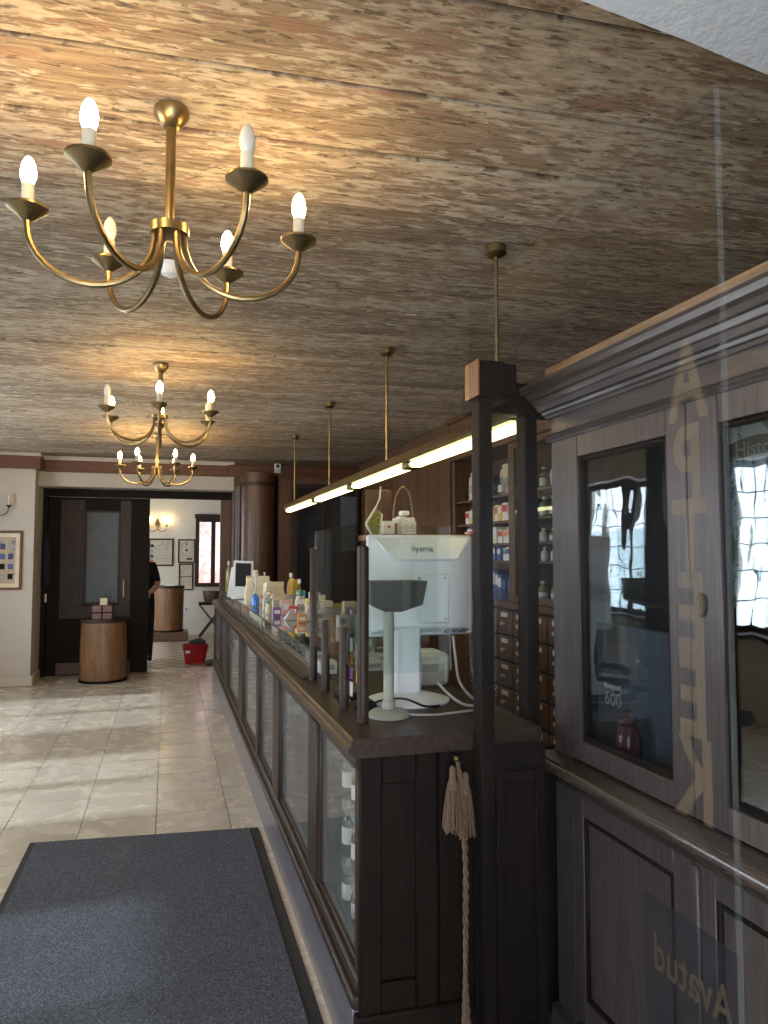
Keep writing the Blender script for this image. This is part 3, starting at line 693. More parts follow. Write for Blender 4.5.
# ---- pedestal with gift box
def barrel(name, label, loc, r0, r1, h, mat):
    x, y, z = loc
    t = thing(name, label, 'pedestal', loc)
    build(MB().lathe([(r0, 0.03), (r0 + 0.006, h * 0.5), (r1, h - 0.04)], 28, loc), 'body', mat, t)
    build(MB().lathe([(r0 + 0.012, 0), (r0 + 0.012, 0.03), (r0, 0.03)], 28, loc), 'base_ring', 'black_v', t)
    build(MB().lathe([(r1 + 0.008, h - 0.04), (r1 + 0.012, h - 0.02), (r1 + 0.008, h)], 28, loc), 'top_disc', 'wood_x', t)
    return t
barrel('round_pedestal', 'round oak veneer pedestal in front of the dark sliding door', (-0.725, 9.55, 0), 0.262, 0.255, 0.74, 'oak_v')
gb = thing('gift_box', 'small dusty pink gift box tied with ribbon on the round pedestal', 'box', (-0.74, 9.5, 0.74))
build(MB().box(-0.85, -0.63, 9.40, 9.60, 0.7405, 0.90), 'box_body', plain('dusty_pink_card', (0.22, 0.13, 0.115), 0.6), gb, bevel=0.004)
build(MB().box(-0.748, -0.732, 9.397, 9.6, 0.7405, 0.9035).box(-0.853, -0.63, 9.397, 9.399, 0.81, 0.825), 'ribbon', 'black_v', gb)
nt_ = thing('folded_note', 'small pale folded card standing on the pink gift box', 'card', (-0.70, 9.5, 0.9035))
build(MB().add([(-0.77, 9.46, 0.905), (-0.69, 9.46, 0.905), (-0.69, 9.50, 0.985), (-0.77, 9.50, 0.985), (-0.77, 9.54, 0.905), (-0.69, 9.54, 0.905), (-0.77, 9.465, 0.905), (-0.69, 9.465, 0.905), (-0.69, 9.50, 0.978), (-0.77, 9.50, 0.978), (-0.77, 9.535, 0.905), (-0.69, 9.535, 0.905)],
      [(0, 1, 2, 3), (3, 2, 5, 4), (6, 9, 8, 7), (9, 10, 11, 8), (0, 6, 7, 1), (4, 5, 11, 10), (0, 3, 9, 6), (3, 4, 10, 9), (1, 7, 8, 2), (2, 8, 11, 5)]), 'card', 'cream_paper', nt_)

# ---- framed print and sconce on the left pier
def frame_pic(name, label, x0, x1, z0, z1, y, art, fm='wood_v', t=0.022, mat_w=0.0, group=None):
    f = thing(name, label, 'picture', ((x0 + x1) / 2, y, z0), group)
    build(MB().frame_y(x0, x1, y - 0.025, y - 0.001, z0, z1, t), 'frame', fm, f, bevel=0.004)
    build(MB().box(x0 + t, x1 - t, y - 0.010, y - 0.002, z0 + t, z1 - t), 'mount', 'cream_paper' if mat_w else art, f)
    if mat_w: build(MB().box(x0 + t + mat_w, x1 - t - mat_w, y - 0.012, y - 0.0105, z0 + t + mat_w, z1 - t - mat_w), 'print', art, f)
    return f
pf = frame_pic('framed_print', 'old coloured print in brown frame on the pier beside the sliding door', -2.12, -1.615, 1.10, 1.78, TRIM_L, 'oldprint', 'redwood_x', 0.028, 0.045)
for r_ in range(4):
    for q in range(4):
        build(MB().box(-2.02 + q * 0.085, -1.965 + q * 0.085, TRIM_L - 0.0135, TRIM_L - 0.0125, 1.22 + r_ * 0.115, 1.285 + r_ * 0.115), 'print_figure', ('c_blue', 'c_navy', 'c_grey', 'black_v')[(q + r_) % 4], pf)

def sconce(loc, label, lit):
    s = thing('wall_sconce', label, 'wall lamp', loc, 'two arm candle sconces'); x, y, z = loc
    bp = MB().add([(0, -0.012, 0.13), (0.05, -0.012, 0.03), (0, -0.012, -0.09), (-0.05, -0.012, 0.03), (0, -0.002, 0.13), (0.05, -0.002, 0.03), (0, -0.002, -0.09), (-0.05, -0.002, 0.03), (0, -0.025, 0.03)],
                  [(0, 1, 8), (1, 2, 8), (2, 3, 8), (3, 0, 8), (0, 4, 5, 1), (1, 5, 6, 2), (2, 6, 7, 3), (3, 7, 4, 0), (4, 7, 6, 5)]); bp.xf(Matrix.Translation(loc))
    build(bp, 'back_plate', 'brass', s)
    for sg_ in (-1, 1):
        pts = [(x, y - 0.02, z - 0.02)] + [(x + sg_ * (0.085 + 0.085 * math.cos(t)), y - 0.06, z - 0.02 + 0.10 * math.sin(t)) for t in [math.pi * (1 + q / 8) for q in range(1, 9)]]
        arm = build(MB().tube(pts, 0.007, 8), 'arm', 'brass', s)
        c0 = (x + sg_ * 0.17, y - 0.06, z - 0.02)
        build(MB().lathe([(0.008, -0.005), (0.034, 0.018), (0.034, 0.022), (0.012, 0.02)], 12, c0), 'drip_cup', 'iron', arm)
        build(MB().lathe([(0.014, 0.02), (0.014, 0.09), (0.011, 0.092)], 10, c0), 'candle_sleeve', 'candle', arm)
        build(MB().lathe([(0.012, 0.092), (0.018, 0.11), (0.015, 0.135), (0.001, 0.155)], 10, c0), 'bulb', 'bulb_on' if lit else 'bulb_off', arm)
sconce((-1.93, TRIM_L - 0.001, 2.07), 'unlit brass candle sconce above framed print on the plaster pier', False)
sconce((-0.20, YN - 0.001, 2.06), 'lit brass candle sconce above framed documents in the far room', True)

# ---- entrance mat
mt = thing('floor_mat', 'large charcoal entrance mat with black rubber edge lying beside the counter', 'mat', (-0.08, 2.6, 0))
def quad(pts, z0, z1): return MB().prism(pts, z0, z1)
build(quad([(-0.68, 0.9), (0.505, 0.9), (0.50, 4.19), (-0.665, 4.30)], 0.001, 0.006), 'rubber_backing', 'rubber', mt)
build(quad([(-0.65, 0.93), (0.455, 0.93), (0.45, 4.165), (-0.635, 4.27)], 0.006, 0.013), 'pile', 'carpet', mt)

# ---- shelf unit with drawers behind the counter
su = thing('apothecary_shelves', 'tall brown apothecary shelving with rows of labelled drawers behind the counter', 'shelving', (2.55, 4.6, 0))
UX, UY0, UY1 = 2.40, 2.7, 6.10
ups = [6.06, 4.93, 3.80, 2.72]
for y in ups: build(MB().box(UX, 2.74, y - 0.035, y + 0.035, 1.16, 2.32), 'upright', 'brown_v', su, bevel=0.004)
build(MB().box(UX - 0.02, 2.745, UY0, UY1, 2.32, 2.66), 'frieze', 'brown_y', su, bevel=0.006)
build(MB().box(UX - 0.05, 2.745, UY0, UY1 + 0.02, 2.645, 2.69), 'cornice', 'brown_y', su, bevel=0.012)
build(MB().box(2.725, 2.745, UY0, UY1, 1.16, 2.32), 'back_board', 'brown_y', su)
build(MB().box(UX - 0.05, 2.745, UY0, UY1, 1.115, 1.16), 'ledge', 'brown_y', su, bevel=0.01)
SHZ = [1.458, 1.59, 1.76, 1.96]
for a, b in zip(ups[1:], ups[:-1]):
    for z in SHZ: build(MB().box(UX + 0.02, 2.725, a + 0.035, b - 0.035, z - 0.018, z), 'shelf', 'brown_y', su)
build(MB().box(2.37, 2.745, UY0, UY1, 0, 1.115), 'drawer_carcass', 'black_v', su)
dr_me = lb_me = kb_me = None
cw, chh = 0.25, 0.186
for r_ in range(6):
    for q in range(13):
        y1 = 6.06 - q * cw; z1 = 1.105 - r_ * chh
        if dr_me is None:
            a = MB().box(-0.022, 0.0, -cw + 0.012, -0.012, -chh + 0.012, -0.006)
            d = build(a, 'drawer', 'brown_v', su, bevel=0.006); dr_me = d
            lb = build(MB().box(-0.0265, -0.0225, -0.175, -0.075, -0.052, -0.022), 'label_plate', 'label_white', su); lb.parent = d
            kbm = MB().lathe([(0.006, 0), (0.006, 0.012), (0.014, 0.02), (0.012, 0.03), (0.001, 0.034)], 10); kbm.xf(Matrix.Translation((-0.022, -0.125, -0.098)) @ Matrix.Rotation(R(-90), 4, 'Y'))
            kb = build(kbm, 'knob', 'knob', su); kb.parent = d
            # meshes above were built relative to the shelving root: shift to local space
            for o in (d, lb, kb):
                for v in o.data.vertices: v.co += origin(su)
        else:
            d2_ = dr_me.copy(); COL.objects.link(d2_); d2_.parent = su
            for o in (lb, kb): c = o.copy(); COL.objects.link(c); c.parent = d2_
            d = d2_
        d.location = Vector((2.37, y1, z1)) - origin(su)
# wall panelling beyond the shelves
pw = struct(MB().box(2.42, XR - 0.001, 6.12, 9.40, 0, 2.68), 'wall_right_panelling', 'brown_v')
for q in range(11):
    y0 = 6.13 + q * 0.297
    build(MB().box(2.40, 2.42, y0 + 0.004, y0 + 0.291, 0.1, 2.5), 'panel_board', 'brown_v', pw, bevel=0.004)
build(MB().box(2.38, 2.42, 6.12, 9.40, 2.5, 2.68), 'panel_cornice', 'brown_y', pw, bevel=0.01)

# goods on the shelves
def carton(x, y, z, w, d, h, mats, label, group, name='medicine_box'):
    t = thing(name, label, 'box', (x, y, z), group)
    build(MB().box(x, x + d, y - w / 2, y + w / 2, z + 0.0005, z + h), 'carton', 'c_' + mats[0], t)
    build(MB().box(x - 0.0012, x - 0.0002, y - w / 2 + 0.004, y + w / 2 - 0.004, z + h * 0.5, z + h * 0.88), 'print_band', 'c_' + mats[1], t)
def bottle_x(x, y, z, r, h, body, label, group, cap='label_white', name='bottle', lab='label_print', cat='bottle'):
    t = thing(name, label, cat, (x, y, z), group)
    build(MB().lathe([(r * 0.92, 0.0005), (r, 0.006), (r, h * 0.62), (r * 0.8, h * 0.72), (r * 0.36, h * 0.80), (r * 0.36, h * 0.88)], 12, (x, y, z)), 'bottle_body', body, t)
    build(MB().lathe([(r * 0.46, h * 0.88), (r * 0.46, h), (r * 0.3, h)], 10, (x, y, z)), 'cap', cap, t)
    if lab: build(MB().lathe([(r * 1.02, h * 0.14), (r * 1.02, h * 0.5), (r * 1.021, h * 0.5), (r * 1.021, h * 0.14)], 12, (x, y, z)), 'paper_label', lab, t)
rows = [(1.16, 'bottom shelf', [('navy', 'blue'), ('blue', 'white'), ('navy', 'white')], 0.16, 0.24),
        (1.458, 'second shelf up', [('white', 'blue'), ('red', 'white'), ('blue', 'white'), ('white', 'teal')], 0.09, 0.105),
        (1.59, 'third shelf up', [('white', 'orange'), ('white', 'red'), ('cream', 'white'), ('orange', 'white')], 0.10, 0.13),
        (1.76, 'fourth shelf up', [('white', 'orange'), ('yellow', 'white'), ('white', 'green'), ('white', 'red')], 0.10, 0.15)]
for z, nm, pal, h0, h1 in rows:
    y = 4.985
    while y < 5.98:
        w = rnd.uniform(0.055, 0.095); m = rnd.choice(pal)
        if y + w > 6.0: break
        carton(UX + 0.05 + rnd.uniform(0, 0.03), y + w / 2, z, w, 0.12, rnd.uniform(h0, h1), m, '%s medicine carton with %s band on the %s' % (m[0], m[1], nm), 'cartons on the ' + nm)
        y += w + 0.006
for y in (5.09, 5.27, 5.72, 5.9):
    t = thing('apothecary_jar', 'off white cylindrical apothecary jar on the top shelf', 'jar', (2.56, y, 1.96), 'jars on the top shelf')
    build(MB().lathe([(0.066, 0.0005), (0.07, 0.01), (0.07, 0.20), (0.05, 0.225)], 18, (2.56, y, 1.96)), 'jar_body', 'c_cream', t)
    build(MB().lathe([(0.055, 0.222), (0.058, 0.245), (0.02, 0.262), (0.001, 0.266)], 16, (2.56, y, 1.96)), 'lid', 'candle', t)
    build(MB().lathe([(0.0712, 0.07), (0.0712, 0.14), (0.0716, 0.14), (0.0716, 0.07)], 18, (2.56, y, 1.96)), 'label_band', 'c_grey', t)
bottle_x(2.45, 5.18, 1.96, 0.028, 0.15, 'clear', 'small clear bottle between jars on the top shelf', None)
for zi, z in enumerate([1.16] + SHZ):
    for q in range(5):
        y = 4.18 + q * 0.16 + rnd.uniform(-0.02, 0.02)
        mt_, nm = rnd.choice((('amber', 'amber'), ('olive_glass', 'olive green'), ('c_cream', 'cream'), ('c_green', 'green')))
        lv = ('bottom', 'second', 'third', 'fourth', 'top')[zi]
        bottle_x(2.52, y, z, rnd.uniform(0.026, 0.036), rnd.uniform(0.09, 0.105) if zi in (1, 2) else rnd.uniform(0.14, 0.17), mt_, '%s bottle with paper label on the %s shelf of the glazed bay' % (nm, lv), 'bottles on the %s shelf of the glazed bay' % lv)
gd = build(MB().frame_x(2.385, 2.399, 3.84, 4.89, 1.165, 2.315, 0.05), 'glazed_door', 'brown_v', su, bevel=0.004)
build(MB().box(2.391, 2.394, 3.89, 4.84, 1.215, 2.265), 'pane', 'glass', gd)

# ---- back right corner: rounded wooden cupboard, panelling and dark glazed cupboard
struct(MB().box(0.72, 2.42, 9.56, 9.618, 2.50, 2.65), 'trim_5', 'redwood_x', bevel=0.008)
cu = thing('rounded_cupboard', 'rounded brown wood corner cupboard with curved top moulding beside the doorway', 'cupboard', (1.05, 9.4, 0))
def arcpoly(r): return [(1.08 + r * math.cos(t), 9.36 + r * math.sin(t)) for t in [math.pi + math.pi * q / 14 for q in range(15)]] + [(1.08 + r, 9.615), (1.08 - r, 9.615)]
build(MB().prism(arcpoly(0.21), 0.1, 2.36), 'body', 'brown_v', cu, sharp=30)
build(MB().prism(arcpoly(0.235), 2.36, 2.40), 'moulding', 'wood_x', cu, sharp=30)
build(MB().prism(arcpoly(0.22), 2.40, 2.52), 'top_drum', 'brown_v', cu, sharp=30)
build(MB().prism(arcpoly(0.225), 0, 0.1), 'plinth', 'wood_x', cu, sharp=30)
for q in range(3): build(MB().box(0.815 + 0.002 * q, 0.862, 9.40 + q * 0.07, 9.45 + q * 0.07, 0.1, 2.36), 'fluted_strip', 'greysheen', cu, bevel=0.006)  # bluish reflections put into the colour of the strips
wc = thing('panelled_cupboard', 'dark wall cupboard with black glazed doors behind the counter end', 'cupboard', (1.85, 9.5, 0))
build(MB().box(1.32, 2.38, 9.30, 9.60, 0, 2.50), 'carcass', 'brown_v', wc)
build(MB().box(1.325, 1.50, 9.27, 9.30, 0.05, 2.46), 'side_panel', 'brown_v', wc, bevel=0.006)
build(MB().box(1.345, 1.475, 9.262, 9.27, 1.0, 2.35), 'raised_field', 'brown_v', wc, bevel=0.006)
for a, b in ((1.52, 1.94), (1.95, 2.37)):
    d = build(MB().frame_y(a, b, 9.27, 9.30, 0.9, 2.40, 0.045), 'door', 'wood_v', wc, bevel=0.004)
    build(MB().box(a + 0.045, b - 0.045, 9.285, 9.29, 0.945, 2.355), 'pane', 'dark_glass', d)
build(MB().box(2.12, 2.33, 9.262, 9.269, 1.55, 2.25), 'blue_notice', 'blue_panel', wc)
sc_ = thing('security_camera', 'small white security camera mounted on the red brown beam', 'camera', (1.34, 9.55, 2.62))
build(MB().box(1.30, 1.385, 9.50, 9.558, 2.59, 2.68), 'housing', 'white_plastic', sc_, bevel=0.008)
ln = MB().lathe([(0.0, 0), (0.022, 0), (0.022, 0.01), (0.001, 0.016)], 14); ln.xf(Matrix.Translation((1.34, 9.50, 2.645)) @ Matrix.Rotation(R(90), 4, 'X')); build(ln, 'lens', 'black_plastic', sc_)
build(MB().box(1.30, 1.385, 9.51, 9.555, 2.555, 2.588), 'mount_foot', 'white_plastic', sc_, bevel=0.006)

# ---- monitor on the counter (seen from behind)
mo = thing('computer_monitor', 'white computer monitor seen from behind on the counter end', 'monitor', (0.93, 2.62, 0.97))
def mon():
    y0 = 2.60
    b = MB().box(0.705, 1.12, y0 + 0.035, y0 + 0.065, 1.20, 1.575)
    return b
mon_b = build(mon(), 'screen_housing', 'white_plastic', mo, bevel=0.008)
bk = MB()      # tapered back shell
o_ = [(0.712, 1.208), (1.113, 1.208), (1.113, 1.568), (0.712, 1.568)]; i_ = [(0.78, 1.235), (1.045, 1.235), (1.045, 1.475), (0.78, 1.475)]
bk.add([(x, 2.636, z) for x, z in o_] + [(x, 2.585, z) for x, z in i_], [(4, 5, 6, 7), (0, 1, 5, 4), (1, 2, 6, 5), (2, 3, 7, 6), (3, 0, 4, 7), (0, 3, 2, 1)])
build(bk, 'back_shell', 'white_plastic', mo, bevel=0.006)
br = MB().add([(0.728, 2.622, 1.560), (1.10, 2.622, 1.560), (1.04, 2.578, 1.482), (0.79, 2.578, 1.482), (0.728, 2.634, 1.566), (1.10, 2.634, 1.566), (1.04, 2.6, 1.470), (0.79, 2.6, 1.470)], [(0, 3, 2, 1), (0, 1, 5, 4), (3, 7, 6, 2), (0, 4, 7, 3), (1, 2, 6, 5), (4, 5, 6, 7)])
build(br, 'upper_brow', 'white_plastic', mo, bevel=0.003)
tm = text_mb('iiyama', 0.034, 0.0008); ang = math.atan2(1.560 - 1.482, 0.044)
tm.xf(Matrix.Translation((0.905, 2.598, 1.523)) @ Matrix.Rotation(ang, 4, 'X')); build(tm, 'brand_lettering', 'letter_grey', mo)
build(MB().box(0.87, 1.0, 2.572, 2.5845, 1.25, 1.43), 'stand_plate', 'white_plastic', mo, bevel=0.004)
for xx, zz in ((0.885, 1.415), (0.985, 1.415), (0.985, 1.265)): build(MB().box(xx - 0.003, xx + 0.003, 2.570, 2.5725, zz - 0.003, zz + 0.003), 'screw', 'letter_grey', mo)
build(MB().box(0.80, 0.90, 2.59, 2.64, 0.985, 1.33), 'stand_column', 'white_plastic', mo, bevel=0.012)
build(MB().lathe([(0.15, 0.0006), (0.15, 0.008), (0.10, 0.022), (0.04, 0.03)], 28, (0.85, 2.60, 0.97)), 'stand_base', 'white_plastic', mo)
for q, xx in enumerate((1.0, 1.03, 1.06)): build(MB().box(xx, xx + 0.02, 2.60, 2.634, 1.21, 1.225), 'port', 'letter_grey', mo)
build(MB().box(0.90, 0.96, 2.5835, 2.5848, 1.24, 1.30), 'rating_sticker', 'label_print', mo)

# ---- customer display on a pole
cd = thing('customer_display', 'olive grey customer display on round pole beside the white monitor', 'pole display', (0.70, 2.36, 0.97))
hd = MB().add([(0.635, 2.33, 1.335), (0.815, 2.33, 1.335), (0.825, 2.31, 1.415), (0.630, 2.31, 1.415), (0.650, 2.42, 1.335), (0.80, 2.42, 1.335), (0.815, 2.43, 1.415), (0.64, 2.43, 1.415),
              (0.69, 2.35, 1.312), (0.75, 2.35, 1.312), (0.74, 2.40, 1.312), (0.70, 2.40, 1.312)],
              [(0, 1, 2, 3), (1, 5, 6, 2), (5, 4, 7, 6), (4, 0, 3, 7), (3, 2, 6, 7), (0, 8, 9, 1), (1, 9, 10, 5), (5, 10, 11, 4), (4, 11, 8, 0), (8, 11, 10, 9)])
build(hd, 'display_head', 'darkgrey_plastic', cd, bevel=0.004)
build(MB().lathe([(0.022, 0.02), (0.022, 0.05), (0.0175, 0.055), (0.0175, 0.345)], 16, (0.705, 2.365, 0.97)), 'pole', 'grey_plastic', cd)
build(MB().lathe([(0.068, 0.0006), (0.068, 0.012), (0.055, 0.022), (0.02, 0.026)], 28, (0.705, 2.365, 0.97)), 'base', 'grey_plastic', cd)

# ---- receipt printer and cables
pr = thing('receipt_printer', 'cream receipt printer behind the monitor stand', 'printer', (1.02, 2.95, 0.97))
build(MB().box(0.95, 1.11, 2.85, 3.02, 0.9706, 1.10), 'printer_body', plain('cream_plastic', (0.62, 0.60, 0.52), 0.45), pr, bevel=0.012)
build(MB().box(0.99, 1.085, 2.844, 2.85, 0.985, 1.06), 'port_panel', 'grey_plastic', pr)
build(MB().box(0.97, 1.09, 2.90, 3.0, 1.1, 1.104), 'paper_lid', 'white_plastic', pr)
def cable(pts, r, mat, label):
    P = [Vector(p) for p in pts]; out = []
    for i in range(len(P) - 1):
        p0 = P[max(i - 1, 0)]; p1 = P[i]; p2 = P[i + 1]; p3 = P[min(i + 2, len(P) - 1)]
        for q in range(6):
            t = q / 6; out.append(0.5 * ((2 * p1) + (p2 - p0) * t + (2 * p0 - 5 * p1 + 4 * p2 - p3) * t * t + (3 * p1 - p0 - 3 * p2 + p3) * t ** 3))
    out.append(P[-1])
    tag(build(MB().tube(out, r, 6), 'cable', mat, base=P[-1]), label, 'cable')
cable([(1.02, 2.585, 1.20), (1.02, 2.56, 1.12), (1.03, 2.55, 1.04), (1.065, 2.52, 0.985), (1.10, 2.5, 0.976)], 0.005, 'cable_grey', 'light grey cable dropping from the monitor ports')
cable([(0.905, 2.44, 1.06), (0.94, 2.43, 1.02), (0.99, 2.41, 0.985), (1.06, 2.40, 0.976)], 0.005, 'cable_grey', 'pale cable slanting past the monitor stand')
cable([(0.77, 2.35, 0.976), (0.85, 2.32, 0.976), (0.95, 2.34, 0.976), (1.07, 2.36, 0.976)], 0.004, 'cable_grey', 'pale cable lying along the counter end')
cable([(0.64, 2.45, 0.976), (0.70, 2.47, 1.0), (0.78, 2.44, 1.01), (0.85, 2.42, 0.985), (0.92, 2.46, 0.975)], 0.004, 'black_plastic', 'black cable looped round the pole display')
tag(build(MB().box(0.632, 0.692, 2.455, 2.545, 0.9706, 0.996).box(0.64, 0.684, 2.462, 2.538, 0.996, 1.005), 'card_terminal', 'black_plastic', base=(0.66, 2.5, 0.9706), bevel=0.006), 'black card terminal beside the pole display', 'terminal')
hs = thing('telephone_handset', 'black device lying by the wooden guard posts', 'phone', (0.66, 2.72, 0.9705))
build(MB().box(0.615, 0.70, 2.66, 2.80, 0.9706, 1.0), 'cradle', 'black_plastic', hs, bevel=0.006)
build(MB().tube([(0.625, 2.66, 1.02), (0.64, 2.69, 1.04), (0.66, 2.76, 1.04), (0.67, 2.80, 1.02)], [0.017, 0.012, 0.012, 0.017], 8), 'handset', 'black_plastic', hs)

# ---- wooden stand with small boxes and basket behind the monitor
st = thing('wooden_stand', 'plain brown wooden stand with flat top behind the monitor', 'stand', (1.4, 3.65, 0))
build(MB().box(1.27, 1.60, 3.56, 3.90, 0, 1.575), 'column', 'brown_v', st, bevel=0.004)
build(MB().box(1.0, 1.62, 3.54, 3.94, 1.575, 1.605), 'top', 'oak_v', st, bevel=0.004)
build(MB().box(1.04, 1.19, 3.92, 3.935, 1.605, 1.86), 'back_board', 'brown_v', st, bevel=0.003)
for a, b, nm in ((1.04, 1.10, 'small white carton with red dot on the wooden stand'), (1.135, 1.215, 'small white ruled carton on the wooden stand')):
    t = thing('small_carton', nm, 'box', ((a + b) / 2, 3.62, 1.6055))
    build(MB().box(a, b, 3.58, 3.65, 1.6056, 1.672), 'carton', 'label_white', t, bevel=0.002)
    if a < 1.1:
        dm = MB().lathe([(0.008, 0), (0.008, 0.001), (0.0, 0.001)], 12); dm.xf(Matrix.Translation((1.07, 3.5795, 1.642)) @ Matrix.Rotation(R(90), 4, 'X')); build(dm, 'dot', 'c_red', t)
    else:
        for q in range(3): build(MB().box(a + 0.01, b - 0.01, 3.579, 3.5797, 1.62 + q * 0.015, 1.624 + q * 0.015), 'printed_line', 'c_grey', t)
bs = thing('wicker_basket', 'small basket with tall arched handle on the wooden stand', 'basket', (1.19, 3.75, 1.6055))
build(MB().lathe([(0.05, 0.0005), (0.07, 0.05), (0.066, 0.05), (0.046, 0.006)], 16, (1.21, 3.78, 1.6055)), 'bowl', 'oak_v', bs)
build(MB().tube([(1.16 + 0.0, 3.78, 1.65)] + [(1.21 - 0.055 * math.cos(t), 3.78, 1.70 + 0.165 * math.sin(t)) for t in [math.pi * q / 10 for q in range(11)]] + [(1.265, 3.78, 1.65)], 0.006, 6), 'handle', 'oak_v', bs)
for q, (xx, zz) in enumerate(((1.19, 1.69), (1.235, 1.685), (1.205, 1.72), (1.17, 1.68))):
    tag(build(MB().box(xx - 0.028, xx + 0.022, 3.72, 3.77, zz - 0.012, zz + 0.014), 'paper_packet', 'label_print', base=(xx, 3.745, zz - 0.012), bevel=0.006), 'white paper packet heaped in the small basket', 'packet', 'packets in the small basket')
og = thing('hanging_herb_ornament', 'diamond shaped herb ornament with rope edge hanging beside the wooden stand', 'ornament', (0.99, 3.52, 1.59))
op = [(0.935, 1.655), (0.985, 1.735), (1.015, 1.70), (1.005, 1.60), (0.972, 1.585)]
build(MB().tube([(x, 3.525, z) for x, z in op + op[:1]], 0.007, 6), 'rope_edge', 'candle', og)
build(MB().add([(x, 3.52, z) for x, z in op] + [(x, 3.53, z) for x, z in op], [(0, 1, 2, 3, 4), (9, 8, 7, 6, 5)] + [(i, 5 + i, 5 + (i + 1) % 5, (i + 1) % 5) for i in range(5)]), 'herb_filling', plain('dried_herbs', (0.22, 0.20, 0.05), 0.9, var=0.8, scale=90), og)
build(MB().tube([(0.985, 3.525, 1.735), (1.005, 3.525, 1.78), (1.01, 3.525, 1.84)], 0.004, 6), 'cord', 'candle', og)
tag(build(MB().box(0.955, 0.99, 3.53, 3.535, 1.50, 1.585), 'red_tag', 'c_red', base=(0.97, 3.53, 1.5)), 'red tag hanging under the herb ornament', 'tag')

# ---- goods on the glass case
tb = thing('tilted_price_display', 'white framed black tablet display tilted on the glass case', 'display', (0.66, 7.0, CZ))
tm_ = Matrix.Translation((0.66, 7.0, CZ + 0.002)) @ Matrix.Rotation(R(12), 4, 'X') @ Matrix.Rotation(R(-10), 4, 'Z')
build(MB().box(-0.08, 0.10, 0, 0.018, 0.02, 0.36).xf(tm_), 'frame', 'white_plastic', tb, bevel=0.006)
build(MB().box(-0.06, 0.08, -0.002, 0.0, 0.12, 0.34).xf(tm_), 'screen', 'black_plastic', tb)
build(MB().box(-0.09, 0.11, -0.05, 0.12, 0.0, 0.02).xf(Matrix.Translation((0.66, 7.0, CZ + 0.0025))), 'foot', 'white_plastic', tb, bevel=0.006)
build(MB().box(-0.15, -0.085, 0.0, 0.03, 0.0, 0.28).xf(Matrix.Translation((0.68, 7.0, CZ + 0.0025)) @ Matrix.Rotation(R(8), 4, 'Y')), 'side_bracket', 'white_plastic', tb, bevel=0.004)
bottle_x(0.645, 8.3, CZ + 0.002, 0.036, 0.34, 'olive_glass', 'tall olive bottle at the far end of the glass case', None, 'candle', lab=None)
tB = thing('blue_bottle', 'clear bottle half filled with blue liquid on the glass case', 'bottle', (0.665, 5.9, CZ))
build(MB().lathe([(0.022, 0.001), (0.030, 0.01), (0.030, 0.07), (0.016, 0.10), (0.015, 0.10)], 14, (0.665, 5.9, CZ + 0.002)), 'liquid', 'blue_liquid', tB)
build(MB().lathe([(0.0165, 0.098), (0.0145, 0.11), (0.0145, 0.24)], 14, (0.665, 5.9, CZ + 0.002)), 'neck', 'clear', tB)
build(MB().lathe([(0.021, 0.24), (0.021, 0.285), (0.015, 0.29)], 12, (0.665, 5.9, CZ + 0.002)), 'stopper', 'candle', tB)
def bag(name, label, x, y, w, d, h, mat, yaw=0.0):
    b = MB(); pts = []
    zs_ = [0, h * 0.35, h * 0.75, h]; ins = [0.0, -0.004, 0.004, 0.006]
    for z, i_ in zip(zs_, ins):
        for sx, sy in ((-1, -1), (0, -1.12), (1, -1), (1.06, 0), (1, 1), (0, 1.1), (-1, 1), (-1.06, 0)):
            pts.append((sx * (w / 2 - i_) + rnd.uniform(-0.004, 0.004), sy * (d / 2 - i_) + rnd.uniform(-0.004, 0.004), z + (rnd.uniform(-0.02, 0.012) if z == h else 0)))
    fs = [tuple(range(7, -1, -1))] + [(r_ * 8 + q, r_ * 8 + (q + 1) % 8, (r_ + 1) * 8 + (q + 1) % 8, (r_ + 1) * 8 + q) for r_ in range(3) for q in range(8)] + [tuple(range(24, 32))]
    b.add(pts, fs); b.xf(Matrix.Translation((x, y, CZ + 0.0025)) @ Matrix.Rotation(yaw, 4, 'Z'))
    t = thing(name, label, 'bag', (x, y, CZ + 0.0025))
    build(b, 'bag_body', mat, t); cr = MB().tube([(x - w * 0.42, y - d * 0.5 - 0.003, CZ + h * 0.86), (x, y - d * 0.56 - 0.003, CZ + h * 0.855), (x + w * 0.42, y - d * 0.5 - 0.003, CZ + h * 0.86)], 0.003, 5)
    build(cr, 'folded_edge', mat, t)
bag('paper_bag', 'cream paper bag standing behind the blue bottle', 0.72, 6.25, 0.19, 0.12, 0.225, 'cream_paper')
bag('paper_bag', 'wide cream paper bag standing next to the mustard bag', 0.80, 5.85, 0.15, 0.10, 0.20, 'cream_paper', 0.2)
bag('kraft_bag', 'slanted mustard yellow paper bag on the glass case', 0.955, 5.80, 0.07, 0.10, 0.22, 'mustard', 0.3)
bottle_x(0.98, 6.1, CZ + 0.002, 0.034, 0.26, 'c_grey', 'grey bottle with pale cap behind the mustard bag', None)
bottle_x(0.885, 5.15, CZ + 0.002, 0.024, 0.24, 'clear', 'tall clear bottle with white cap beside pink packets', None)
bottle_x(0.80, 6.9, CZ + 0.002, 0.020, 0.24, 'c_cream', 'slim cream bottle behind the cream paper bag', None)
bottle_x(0.86, 6.9, CZ + 0.002, 0.020, 0.25, 'c_grey', 'slim grey bottle behind the cream paper bag', None)
